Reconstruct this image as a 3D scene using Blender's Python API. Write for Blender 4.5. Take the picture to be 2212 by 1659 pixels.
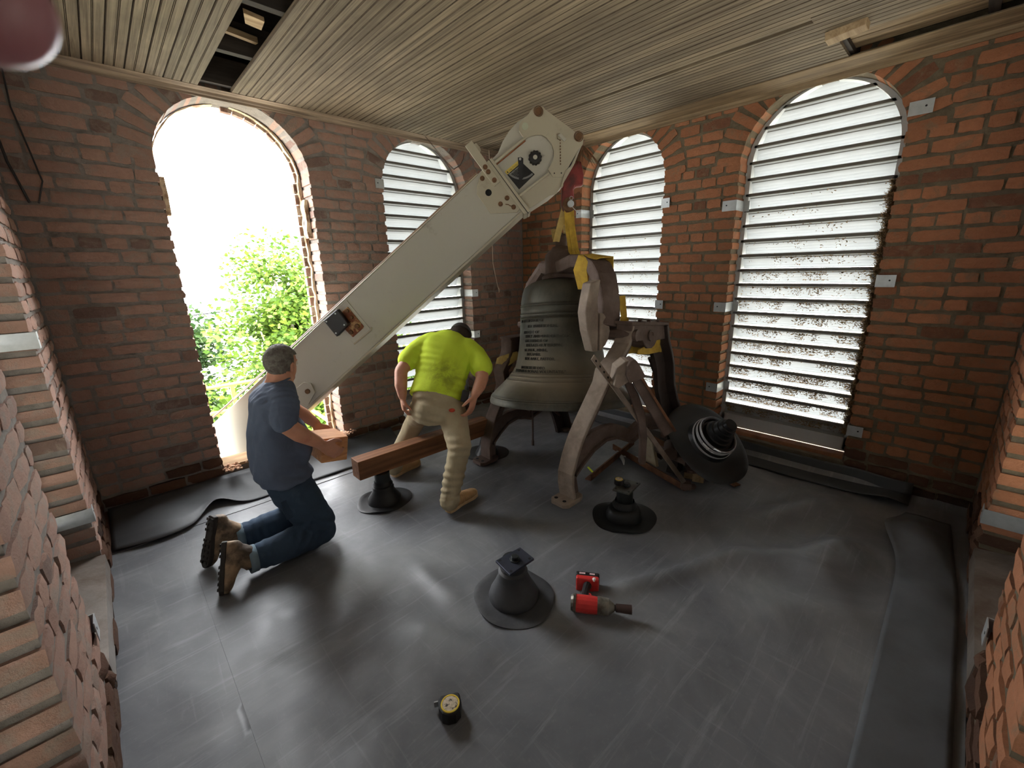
import bpy, bmesh, math, random
from math import sin, cos, pi, radians, sqrt, atan2, hypot
from mathutils import Vector, Matrix, noise
random.seed(7)
SC = bpy.context.scene
for _o in list(bpy.data.objects): bpy.data.objects.remove(_o, do_unlink=True)
COL = SC.collection
# ---------------------------------------------------------------- camera
AX = ((0.7221814614, -0.1986197639, 0.6625738647), (-0.6912494593, -0.1725282507, 0.7017180259), (-0.0250623588, -0.9647715751, -0.2618925085))
CAMP = Vector((0, 0, 1.6)); FPX = 917.37
cam = bpy.data.cameras.new('camera'); cam_o = bpy.data.objects.new('camera', cam); COL.objects.link(cam_o)
cam_o.matrix_world = Matrix(((AX[0][0], -AX[0][1], -AX[0][2], 0), (AX[1][0], -AX[1][1], -AX[1][2], 0), (AX[2][0], -AX[2][1], -AX[2][2], 1.6), (0, 0, 0, 1)))
cam.sensor_fit = 'HORIZONTAL'; cam.sensor_width = 36; cam.lens = FPX / 2212 * 36
cam.clip_start = 0.01; cam.clip_end = 400
cam.dof.use_dof = True; cam.dof.focus_distance = 3.0; cam.dof.aperture_fstop = 9.0
SC.camera = cam_o
def seen(p):
    d = Vector(p) - CAMP
    r = sum(AX[i][0] * d[i] for i in range(3)); t = sum(AX[i][1] * d[i] for i in range(3)); f = sum(AX[i][2] * d[i] for i in range(3))
    if f < .05: return None
    return (1106 + FPX * r / f, 829.5 + FPX * t / f, f)
# ---------------------------------------------------------------- light
SC.view_settings.view_transform = 'Standard'; SC.view_settings.look = 'None'
SC.view_settings.exposure = 0.62; SC.view_settings.gamma = 1.0; SC.view_settings.use_curve_mapping = False
SC.cycles.use_denoising = True; SC.cycles.max_bounces = 10; SC.cycles.diffuse_bounces = 6; SC.cycles.glossy_bounces = 4
SC.cycles.transmission_bounces = 4; SC.cycles.sample_clamp_indirect = 8
W = bpy.data.worlds.new('sky'); SC.world = W; W.use_nodes = True
bg = W.node_tree.nodes['Background']; bg.inputs['Color'].default_value = (0.95, 0.97, 1.0, 1); bg.inputs['Strength'].default_value = 17.0
sun = bpy.data.lights.new('sun', 'SUN'); sun.energy = 9; sun.angle = radians(1.5); sun.color = (1, .95, .86)
sun_o = bpy.data.objects.new('sun', sun); COL.objects.link(sun_o); sun_o.rotation_euler = (radians(38), 0, radians(18))
# sky portals in the eight belfry openings (they only guide the sampling of the sky)
for (px, py, rz) in ((.92, 4.1, 0), (2.52, 4.1, 0), (.92, -.6, pi), (2.52, -.6, pi), (4.12, .9, -pi/2), (4.12, 2.47, -pi/2), (-.6, .9, pi/2), (-.6, 2.5, pi/2)):
    al = bpy.data.lights.new('sky_portal', 'AREA'); al.shape = 'RECTANGLE'; al.size = 1.0; al.size_y = 2.75
    al.cycles.is_portal = True
    ao = bpy.data.objects.new('sky_portal', al); COL.objects.link(ao); ao.location = (px, py, 1.45); ao.rotation_euler = (-pi/2, 0, rz)
# ---------------------------------------------------------------- materials
def lin(c):
    return tuple(((v / 255) / 12.92 if v / 255 <= .04045 else ((v / 255 + .055) / 1.055) ** 2.4) for v in c) + (1,)
class NT:
    def __init__(s, name, rough=.6, metal=0.0, spec=.5):
        s.m = bpy.data.materials.new(name); s.m.use_nodes = True; s.t = s.m.node_tree; s.n = s.t.nodes
        s.b = s.n['Principled BSDF']; s.b.inputs['Roughness'].default_value = rough; s.b.inputs['Metallic'].default_value = metal
        s.b.inputs['Specular IOR Level'].default_value = spec
    def link(s, a, b): s.t.links.new(a, b)
    def coord(s, kind='Object', scale=(1, 1, 1), rot=(0, 0, 0)):
        mp = s.n.new('ShaderNodeMapping'); mp.inputs['Scale'].default_value = scale; mp.inputs['Rotation'].default_value = rot
        if kind == 'World': s.link(s.n.new('ShaderNodeNewGeometry').outputs['Position'], mp.inputs['Vector'])
        else: s.link(s.n.new('ShaderNodeTexCoord').outputs[kind], mp.inputs['Vector'])
        return mp.outputs[0]
    def noise(s, vec, scale=5, detail=4, rough=.55, dist=0):
        x = s.n.new('ShaderNodeTexNoise'); s.link(vec, x.inputs['Vector'])
        x.inputs['Scale'].default_value = scale; x.inputs['Detail'].default_value = detail; x.inputs['Roughness'].default_value = rough; x.inputs['Distortion'].default_value = dist
        return x.outputs['Fac']
    def ramp(s, fac, stops, interp='LINEAR'):
        x = s.n.new('ShaderNodeValToRGB'); s.link(fac, x.inputs[0]); r = x.color_ramp; r.interpolation = interp
        while len(r.elements) < len(stops): r.elements.new(.5)
        for e, (p, c) in zip(r.elements, stops):
            e.position = p; e.color = c if isinstance(c, tuple) else (c, c, c, 1)
        return x.outputs[0]
    def mix(s, fac, a, b, mode='MIX'):
        x = s.n.new('ShaderNodeMix'); x.data_type = 'RGBA'; x.blend_type = mode
        for sock, v in ((x.inputs[0], fac), (x.inputs[6], a), (x.inputs[7], b)):
            if isinstance(v, (int, float)): sock.default_value = v
            elif isinstance(v, tuple): sock.default_value = v
            else: s.link(v, sock)
        return x.outputs[2]
    def math(s, op, a, b=0.0):
        x = s.n.new('ShaderNodeMath'); x.operation = op
        for sock, v in ((x.inputs[0], a), (x.inputs[1], b)):
            if isinstance(v, (int, float)): sock.default_value = v
            else: s.link(v, sock)
        return x.outputs[0]
    def bump(s, h, strength=.3, dist=.01):
        x = s.n.new('ShaderNodeBump'); x.inputs['Strength'].default_value = strength; x.inputs['Distance'].default_value = dist
        s.link(h, x.inputs['Height']); s.link(x.outputs[0], s.b.inputs['Normal'])
    def color(s, c):
        if isinstance(c, tuple): s.b.inputs['Base Color'].default_value = c
        else: s.link(c, s.b.inputs['Base Color'])
    def rough(s, c): s.link(c, s.b.inputs['Roughness'])
def simple(name, c, rough=.6, metal=0.0, var=.25, scale=12, bump=.15, bd=.004, spec=.5, c2=None, thr=(.45, .62), kind='Object'):
    k = NT(name, rough, metal, spec); v = k.coord(kind); f = k.noise(v, scale, 6, .6)
    a = lin(c); lo = tuple(x * (1 - var) for x in a[:3]) + (1,); hi = tuple(min(1, x * (1 + var)) for x in a[:3]) + (1,)
    col = k.ramp(f, [(.3, lo), (.7, hi)])
    if c2: col = k.mix(k.ramp(k.noise(v, scale * .6, 8, .65, .3), [(thr[0], 0.0), (thr[1], 1.0)]), col, lin(c2))
    k.color(col)
    if bump: k.bump(k.noise(v, scale * 5, 5, .6), bump, bd)
    return k.m
def brick_mat(name, base, base2, dark, mort, smear=.5):
    k = NT(name, .92, 0, .2)
    oi = k.n.new('ShaderNodeObjectInfo').outputs['Random']; isl = k.n.new('ShaderNodeNewGeometry').outputs['Random Per Island']
    r = k.math('FRACT', k.math('ADD', oi, isl))
    col = k.ramp(r, [(0, lin(dark)), (.07, lin(dark)), (.09, lin(base)), (.5, lin(base2)), (.8, lin(base)), (1, tuple(v * 1.25 for v in lin(base2)[:3]) + (1,))])
    w = k.coord('World')
    col = k.mix(k.ramp(k.noise(w, 26, 6, .7), [(.3, .0), (.75, .55)]), col, tuple(v * .6 for v in lin(base)[:3]) + (1,))
    sm = k.ramp(k.noise(w, 9, 7, .7, .6), [(smear + .03, 0.0), (smear + .15, .7)])
    col = k.mix(sm, col, lin(mort))
    k.color(col)
    h_ = k.math('ADD', k.noise(w, 70, 6, .7), k.math('MULTIPLY', k.noise(w, 18, 7, .75), 1.6)); k.bump(h_, .8, .009)
    return k.m
M_BRL = brick_mat('brick_pinkish', (172, 138, 122), (156, 124, 110), (114, 94, 86), (146, 133, 122), .47)
M_BRR = brick_mat('brick_orange', (176, 120, 88), (154, 104, 76), (112, 78, 62), (130, 110, 88), .5)
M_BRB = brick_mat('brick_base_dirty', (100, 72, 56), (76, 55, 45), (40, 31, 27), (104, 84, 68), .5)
def mortar_mat(name, c):
    k = NT(name, .95, 0, .2); w = k.coord('World'); f = k.noise(w, 14, 8, .7)
    k.color(k.ramp(f, [(.25, tuple(v * .55 for v in lin(c)[:3]) + (1,)), (.7, lin(c))]))
    k.bump(k.noise(w, 45, 8, .75), .9, .015); return k.m
M_MOL = mortar_mat('mortar_grey', (150, 142, 134)); M_MOR = mortar_mat('mortar_brown', (126, 114, 94))
def wood_mat(name, c1, c2, axis='Y', grain=60, rough=.75, knots=True):
    k = NT(name, rough, 0, .3); w = k.coord('World')
    sc = {'X': (1.2, grain, grain), 'Y': (grain, 1.2, grain), 'Z': (grain, grain, 1.2)}[axis]
    oi = k.n.new('ShaderNodeObjectInfo').outputs['Random']
    cb = k.n.new('ShaderNodeCombineXYZ'); k.link(k.math('MULTIPLY', oi, 40), cb.inputs[0]); k.link(k.math('MULTIPLY', oi, 23), cb.inputs[1])
    ad = k.n.new('ShaderNodeVectorMath'); ad.operation = 'ADD'; k.link(k.coord('World', sc), ad.inputs[0]); k.link(cb.outputs[0], ad.inputs[1])
    f = k.noise(ad.outputs[0], 1.0, 6, .6, 1.2)
    col = k.ramp(f, [(.3, lin(c2)), (.62, lin(c1))])
    tone = k.ramp(oi, [(0, .72), (1, 1.12)])
    col = k.mix(1.0, col, tone, 'MULTIPLY')
    col = k.mix(k.ramp(k.noise(w, 2.2, 5, .6), [(.45, 0.0), (.7, .45)]), col, tuple(v * .55 for v in lin(c2)[:3]) + (1,))
    k.color(col); k.bump(f, .25, .003); return k.m
M_CEIL = wood_mat('weathered_beadboard', (138, 124, 104), (88, 76, 62), 'Y', 60)
M_CROWN = wood_mat('crown_wood', (150, 132, 112), (92, 78, 66), 'X', 30)
M_CROWNR = wood_mat('crown_wood_right', (160, 138, 108), (98, 80, 60), 'Y', 30)
M_DARKWOOD = wood_mat('attic_wood_dark', (60, 52, 46), (30, 26, 24), 'X', 20)
M_JOIST = wood_mat('joist_wood', (190, 165, 130), (140, 112, 82), 'X', 20)
M_WHITE = simple('louver_white_paint', (176, 178, 177), .5, 0, .04, 5, .05)
M_GALV = simple('galvanised_steel', (178, 182, 182), .42, .55, .12, 20, .1, .001)
M_BLACK = simple('black_void', (12, 12, 13), .9, 0, .1, 5, 0)
M_HOLE = simple('drilled_hole_black', (8, 8, 8), .9, 0, .1, 5, 0)
# ---------------------------------------------------------------- mesh helpers
class MB:
    def __init__(s): s.v = []; s.f = []; s.mi = []; s.cur = 0
    def add(s, vs, fs):
        o = len(s.v); s.v += [Vector(v) for v in vs]
        for f in fs: s.f.append([o + i for i in f]); s.mi.append(s.cur)
        return s
    def box(s, c, size, R=None):
        hx, hy, hz = size[0] / 2, size[1] / 2, size[2] / 2; c = Vector(c)
        vs = [Vector((x, y, z)) for x in (-hx, hx) for y in (-hy, hy) for z in (-hz, hz)]
        if R is not None: vs = [R @ v for v in vs]
        return s.add([c + v for v in vs], [(0, 1, 3, 2), (4, 6, 7, 5), (0, 4, 5, 1), (2, 3, 7, 6), (0, 2, 6, 4), (1, 5, 7, 3)])
    def hexa(s, pts):  # 8 points: 4 bottom ring, 4 top ring
        return s.add(pts, [(0, 3, 2, 1), (4, 5, 6, 7), (0, 1, 5, 4), (1, 2, 6, 5), (2, 3, 7, 6), (3, 0, 4, 7)])
    def rings(s, rings, cap=True, closed=True):
        n = len(rings[0]); vs = [p for r in rings for p in r]; fs = []
        for i in range(len(rings) - 1):
            for j in range(n if closed else n - 1):
                k = (j + 1) % n
                fs.append((i * n + j, i * n + k, (i + 1) * n + k, (i + 1) * n + j))
        if cap: fs.append(tuple(range(n - 1, -1, -1))); fs.append(tuple((len(rings) - 1) * n + j for j in range(n)))
        return s.add(vs, fs)
    def tube(s, pts, rad, seg=10, cap=True, flat=1.0, up=None):
        pts = [Vector(p) for p in pts]; rs = rad if isinstance(rad, (list, tuple)) else [rad] * len(pts)
        rings = []; prev = None
        for i, p in enumerate(pts):
            a = pts[max(0, i - 1)]; b = pts[min(len(pts) - 1, i + 1)]; t = (b - a).normalized()
            if prev is None:
                ref = Vector(up) if up is not None else (Vector((0, 0, 1)) if abs(t.z) < .9 else Vector((1, 0, 0)))
                n1 = (ref - t * ref.dot(t)).normalized()
            else: n1 = (prev - t * prev.dot(t)).normalized()
            prev = n1; n2 = t.cross(n1)
            rings.append([p + n1 * cos(2 * pi * j / seg) * rs[i] + n2 * sin(2 * pi * j / seg) * rs[i] * flat for j in range(seg)])
        return s.rings(rings, cap)
    def cyl(s, a, b, r, r2=None, seg=16): return s.tube([a, b], [r, r if r2 is None else r2], seg)
    def lathe(s, prof, Mx=None, seg=48, cap=False, a0=0, a1=2 * pi):
        Mx = Mx or Matrix(); full = abs(a1 - a0 - 2 * pi) < 1e-6; n = seg if full else seg + 1
        rings = [[Mx @ Vector((r * cos(a0 + (a1 - a0) * j / seg), r * sin(a0 + (a1 - a0) * j / seg), z)) for j in range(n)] for r, z in prof]
        return s.rings(rings, cap, full)
    def prism(s, poly, t, Mx):  # polygon in local xy, thickness along local z from 0 to t
        n = len(poly); vs = [Mx @ Vector((x, y, 0)) for x, y in poly] + [Mx @ Vector((x, y, t)) for x, y in poly]
        return s.add(vs, [tuple(range(n - 1, -1, -1)), tuple(range(n, 2 * n))] + [(i, (i + 1) % n, n + (i + 1) % n, n + i) for i in range(n)])
    def ball(s, c, r, seg=14, rings=9, R=None):
        c = Vector(c); r = Vector(r) if isinstance(r, (tuple, list, Vector)) else Vector((r, r, r)); R = R or Matrix.Identity(3)
        rr = []
        for i in range(rings + 1):
            th = pi * i / rings; q = max(sin(th), 1e-3)
            rr.append([c + R @ Vector((r.x * q * cos(2 * pi * j / seg), r.y * q * sin(2 * pi * j / seg), r.z * cos(th))) for j in range(seg)])
        return s.rings(rr, True)
    def mesh(s, name, mats):
        me = bpy.data.meshes.new(name); me.from_pydata([tuple(v) for v in s.v], [], s.f)
        for m in (mats if isinstance(mats, (list, tuple)) else [mats]): me.materials.append(m)
        me.polygons.foreach_set('material_index', s.mi); me.update(); return me
    def build(s, name, mats, parent=None, smooth=False, bevel=0, bseg=2, recentre=False, sub=0, fix=True, angle=35):
        loc = Vector((0, 0, 0))
        if recentre:
            lo = [min(v[i] for v in s.v) for i in range(3)]; hi = [max(v[i] for v in s.v) for i in range(3)]
            loc = Vector(((lo[0] + hi[0]) / 2, (lo[1] + hi[1]) / 2, lo[2])); s.v = [v - loc for v in s.v]
        me = s.mesh(name, mats)
        if fix:
            bm = bmesh.new(); bm.from_mesh(me); bmesh.ops.recalc_face_normals(bm, faces=bm.faces); bm.to_mesh(me); bm.free()
        o = bpy.data.objects.new(name, me); COL.objects.link(o); o.location = loc
        if parent is not None: adopt(o, parent)
        if smooth:
            me.polygons.foreach_set('use_smooth', [True] * len(me.polygons))
            try: me.set_sharp_from_angle(angle=radians(angle))
            except Exception: pass
        if bevel:
            b = o.modifiers.new('bevel', 'BEVEL'); b.width = bevel; b.segments = bseg; b.limit_method = 'ANGLE'; b.angle_limit = radians(40)
        if sub:
            b = o.modifiers.new('sub', 'SUBSURF'); b.levels = sub; b.render_levels = sub
        return o
def wmat(o):
    m = o.matrix_basis.copy()
    if o.parent: m = wmat(o.parent) @ o.matrix_parent_inverse @ m
    return m
def adopt(o, p): o.parent = p; o.matrix_parent_inverse = wmat(p).inverted()
def empty(name, loc, rz=0):
    o = bpy.data.objects.new(name, None); COL.objects.link(o); o.location = loc; o.rotation_euler = (0, 0, rz); o.empty_display_size = .1; return o
def tag(o, label, cat, group=None, kind=None):
    if label: o['label'] = label
    if cat: o['category'] = cat
    if group: o['group'] = group
    if kind: o['kind'] = kind
    return o
def struct(o, label=None, cat=None):
    o['kind'] = 'structure'
    if label: o['label'] = label
    o['category'] = cat or o.name.split('_')[0].split('.')[0]
    return o
def frame(o, x, y, z):  # 4x4 from origin and axes
    m = Matrix.Identity(4)
    for i, a in enumerate((x, y, z)):
        a = Vector(a)
        for j in range(3): m[j][i] = a[j]
    for j in range(3): m[j][3] = o[j]
    return m
def remesh(mb, voxel, smooth_it=0):
    """union overlapping closed shapes into one continuous skin; returns an MB"""
    me = mb.mesh('tmp', M_BLACK); bm = bmesh.new(); bm.from_mesh(me); bmesh.ops.recalc_face_normals(bm, faces=bm.faces); bm.to_mesh(me); bm.free()
    o = bpy.data.objects.new('tmp', me); COL.objects.link(o)
    r = o.modifiers.new('r', 'REMESH'); r.mode = 'VOXEL'; r.voxel_size = voxel; r.adaptivity = 0
    if smooth_it:
        q = o.modifiers.new('s', 'SMOOTH'); q.iterations = smooth_it; q.factor = .5
    dg = bpy.context.evaluated_depsgraph_get(); e = o.evaluated_get(dg); m2 = e.to_mesh()
    out = MB(); out.v = [v.co.copy() for v in m2.vertices]; out.f = [list(p.vertices) for p in m2.polygons]; out.mi = [0] * len(out.f)
    e.to_mesh_clear(); bpy.data.objects.remove(o, do_unlink=True); bpy.data.meshes.remove(me)
    return out
# ================================================================ ROOM
X0, X1, Y0, Y1, ZC = -0.26, 3.80, -0.264, 3.784, 2.81
TW = 0.28; ZS = 2.325; SILL = 0.13; CRS = 0.0844
WALLS = {
 'wall_back_left': dict(O=(X0, Y1), u=(1, 0), n=(0, 1), L=X1 - X0, op=[(.70, 1.665), (2.30, 3.26)], bm=M_BRL, mm=M_MOL, lab='pinkish brown brick wall with the open arch and the crane boom coming through'),
 'wall_back_right': dict(O=(X1, Y0), u=(0, 1), n=(1, 0), L=Y1 - Y0, op=[(.69, 1.645), (2.27, 3.17)], bm=M_BRR, mm=M_MOR, lab='orange brown brick wall with two louvered arches behind the bell'),
 'wall_near_left': dict(O=(X0, Y0), u=(0, 1), n=(-1, 0), L=Y1 - Y0, op=[(.69, 1.65), (2.30, 3.26)], bm=M_BRL, mm=M_MOL, lab='rough brick wall seen edge-on along the left edge'),
 'wall_near_right': dict(O=(X0, Y0), u=(1, 0), n=(0, -1), L=X1 - X0, op=[(.69, 1.65), (2.30, 3.26)], bm=M_BRR, mm=M_MOR, lab='dark brick wall seen edge-on along the right edge'),
}
def wp(w, s, d, z): return Vector((w['O'][0] + w['u'][0] * s + w['n'][0] * d, w['O'][1] + w['u'][1] * s + w['n'][1] * d, z))
def halfw(Wd, z, extra=0.0):
    r = Wd / 2 + extra; h = (ZS + .475 * 1.0 - ZS) * (r / (Wd / 2)) if False else (.475 + extra)
    if z <= ZS: return Wd / 2
    t = (z - ZS) / h
    return r * sqrt(1 - t * t) if t < 1 else None
BV = []   # brick meshes
def make_bricks(mat, n=6, ds=1.0):
    out = []
    for q in range(n):
        rnd = random.Random(q * 31 + 5); mb = MB(); nx, nz = 4, 2; g = []
        for i in range(nx + 1):
            for j in range(nz + 1):
                ex = i in (0, nx); ez = j in (0, nz)
                x = i / nx - .5; z = j / nz - .5
                x += (rnd.uniform(-.012, .012) if ex else 0) * 2; z += rnd.uniform(-.06, .06) if ez else rnd.uniform(-.05, .05)
                y = (rnd.uniform(-.03, .03) + (.025 if (ex or ez) else -.02) + (.02 if ex and ez else 0)) * ds
                if ex and ez: x *= .975; z *= .86
                g.append((x, y, z))
        vid = lambda i, j: i * (nz + 1) + j
        fs = [(vid(i, j), vid(i + 1, j), vid(i + 1, j + 1), vid(i, j + 1)) for i in range(nx) for j in range(nz)]
        rim = [vid(i, 0) for i in range(nx + 1)] + [vid(nx, j) for j in range(1, nz + 1)] + [vid(i, nz) for i in range(nx - 1, -1, -1)] + [vid(0, j) for j in range(nz - 1, 0, -1)]
        k = len(g); bk = []
        for r in rim: x, y, z = g[r]; bk.append((max(-.5, min(.5, x * 1.02)), 1.0, max(-.5, min(.5, z * 1.05))))
        mb.add(g + bk, fs + [(rim[i], k + i, k + (i + 1) % len(rim), rim[(i + 1) % len(rim)]) for i in range(len(rim))])
        me = mb.mesh('brick', mat); bm = bmesh.new(); bm.from_mesh(me); bmesh.ops.recalc_face_normals(bm, faces=bm.faces); bm.to_mesh(me); bm.free()
        me.polygons.foreach_set('use_smooth', [True] * len(me.polygons)); me.set_sharp_from_angle(angle=radians(50)); out.append(me)
    return out
def build_wall(name, w):
    rnd = random.Random(hash(name) % 1000 if False else len(name) * 17)
    # --- mortar body with arched holes
    zs = sorted(set([-.0, SILL, ZS, 3.0] + [SILL + (ZS - SILL) * i / 14 for i in range(15)] + [ZS + .475 * sin(pi / 2 * i / 14) for i in range(15)] + [2.9]))
    mb = MB(); eps = .008
    def edges(z):
        e = []
        for a, b in w['op']:
            c = (a + b) / 2
            if z < SILL - 1e-6 or z > ZS + .475 + 1e-6: e.append((c, c))
            else:
                hw = halfw(b - a, min(z, ZS + .4749)); e.append((c - hw - eps, c + hw + eps))
        return e
    for i in range(len(zs) - 1):
        za, zb = zs[i], zs[i + 1]; zm = (za + zb) / 2
        e0 = -TW if name in ('wall_back_left', 'wall_near_right') else 0.0; e1 = w['L'] - e0
        if zm < SILL or zm > ZS + .475: ivs = [((e0, e1), (e0, e1))]
        else:
            ea, eb = edges(za + 1e-5), edges(zb - 1e-5)
            ivs = [((e0, ea[0][0]), (e0, eb[0][0])), ((ea[0][1], ea[1][0]), (eb[0][1], eb[1][0])), ((ea[1][1], e1), (eb[1][1], e1))]
        for (a0, a1), (b0, b1) in ivs:
            P = [wp(w, a0, .007, za), wp(w, a1, .007, za), wp(w, a1, TW, za), wp(w, a0, TW, za), wp(w, b0, .007, zb), wp(w, b1, .007, zb), wp(w, b1, TW, zb), wp(w, b0, TW, zb)]
            mb.hexa(P)
    root = mb.build(name, w['mm']); struct(root, w['lab'], 'wall')
    # --- bricks
    ms = make_bricks(w['bm']); mdark = make_bricks(M_BRB, 3); msd = make_bricks(w['bm'], 5, .3)
    R = Matrix.Identity(3); n = w['n']; lx = (n[1], -n[0])
    R = Matrix(((lx[0], n[0], 0), (lx[1], n[1], 0), (0, 0, 1)))
    items = []
    def put(s, z, ln, ht, dep, ang=0.0, dark=False, off=0.0):
        items.append((s, z, ln, ht, dep, ang, dark, off))
    row = 0; z = 0.004
    while z < 2.80:
        h = CRS; zm = z + h / 2
        if zm < SILL: ivs = [(0, w['L'])]
        else:
            ivs = []; cur = 0
            for a, b in w['op']:
                c = (a + b) / 2
                if zm <= ZS: hw = (b - a) / 2
                else:
                    hw = halfw(b - a, zm, .205)
                if hw is not None: ivs.append((cur, c - hw)); cur = c + hw
            ivs.append((cur, w['L']))
        for a, b in ivs:
            s = a; first = True; header = (row % 6 == 3)
            off = 0 if row % 2 else .115
            while s < b - .02:
                ln = rnd.choice((.115, .12)) if (header or rnd.random() < .12) else rnd.uniform(.205, .245)
                if first and off and not header: ln = .115 if rnd.random() < .7 else .17
                if b - (s + ln) < .07: ln = b - s
                if ln > .26: ln /= 2
                edge = (first and a > 0) or (abs(s + ln - b) < 1e-4 and b < w['L'])
                j = .0 if edge else rnd.uniform(-.003, .003)
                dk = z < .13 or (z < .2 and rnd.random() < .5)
                jt = rnd.uniform(.012, .026)
                hb = h - rnd.uniform(.014, .026)
                fs_ = first and a > 0; ls_ = abs(s + ln - b) < 1e-4 and b < w['L']
                ctr = s + ln / 2 + (-jt / 4 if fs_ else 0) + (jt / 4 if ls_ else 0); lnn = ln - jt + (jt / 2 if fs_ else 0) + (jt / 2 if ls_ else 0)
                put(ctr, zm + rnd.uniform(-.003, .003), lnn + .004, hb, (TW if edge and zm > SILL else .09), rnd.uniform(-.012, .012), dk, (-.0 if not dk else rnd.uniform(-.014, .0)) + rnd.uniform(-.005, .002))
                s += ln; first = False
        z += h; row += 1
    for a, b in w['op']:   # radial arch bricks
        c = (a + b) / 2; r = (b - a) / 2; nb = 19
        for i in range(nb):
            th = pi * (i + .5) / nb; ln = .19 + rnd.uniform(-.015, .015)
            rr = r + ln / 2; sz = sin(th) * (.475 + ln / 2)
            if ZS + sz - .06 > ZC + .08: continue
            items.append((c + cos(th) * rr, ZS + sz, ln - .006, .066, TW, th + rnd.uniform(-.05, .05), False, rnd.uniform(-.006, .002)))
    scored = []
    for it in items:
        p = wp(w, it[0], 0, it[1]); q = seen(p); sc = 0
        if q and -60 < q[0] < 2270 and -60 < q[1] < 1720:
            d = (p - CAMP); dn = abs(d.x * n[0] + d.y * n[1]) / d.length
            sc = it[2] * it[3] * dn / q[2] ** 2
        scored.append((sc, it))
    scored.sort(key=lambda t: -t[0])
    rest = MB(); restd = MB()
    for idx, (sc, it) in enumerate(scored):
        s, z, ln, ht, dep, ang, dark, off = it
        sg = 1 if (lx[0] * w['u'][0] + lx[1] * w['u'][1]) > 0 else -1
        mw = Matrix.Translation(wp(w, s, off, z)) @ (R @ Matrix.Rotation(-ang * sg, 3, 'Y')).to_4x4() @ Matrix.Diagonal((ln, dep if dep > .1 else dep, ht, 1))
        if dep > .1: # keep the worn front relief shallow on deep reveal bricks
            pass
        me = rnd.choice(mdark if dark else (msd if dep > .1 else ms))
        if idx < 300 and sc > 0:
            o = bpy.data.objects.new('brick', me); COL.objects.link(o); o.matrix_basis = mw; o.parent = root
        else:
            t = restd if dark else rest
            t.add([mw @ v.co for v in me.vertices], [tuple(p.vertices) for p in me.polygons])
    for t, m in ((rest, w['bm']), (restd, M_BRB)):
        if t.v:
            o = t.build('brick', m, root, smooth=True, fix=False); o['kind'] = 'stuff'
    return root
for nm, w in WALLS.items(): build_wall(nm, w)

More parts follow.
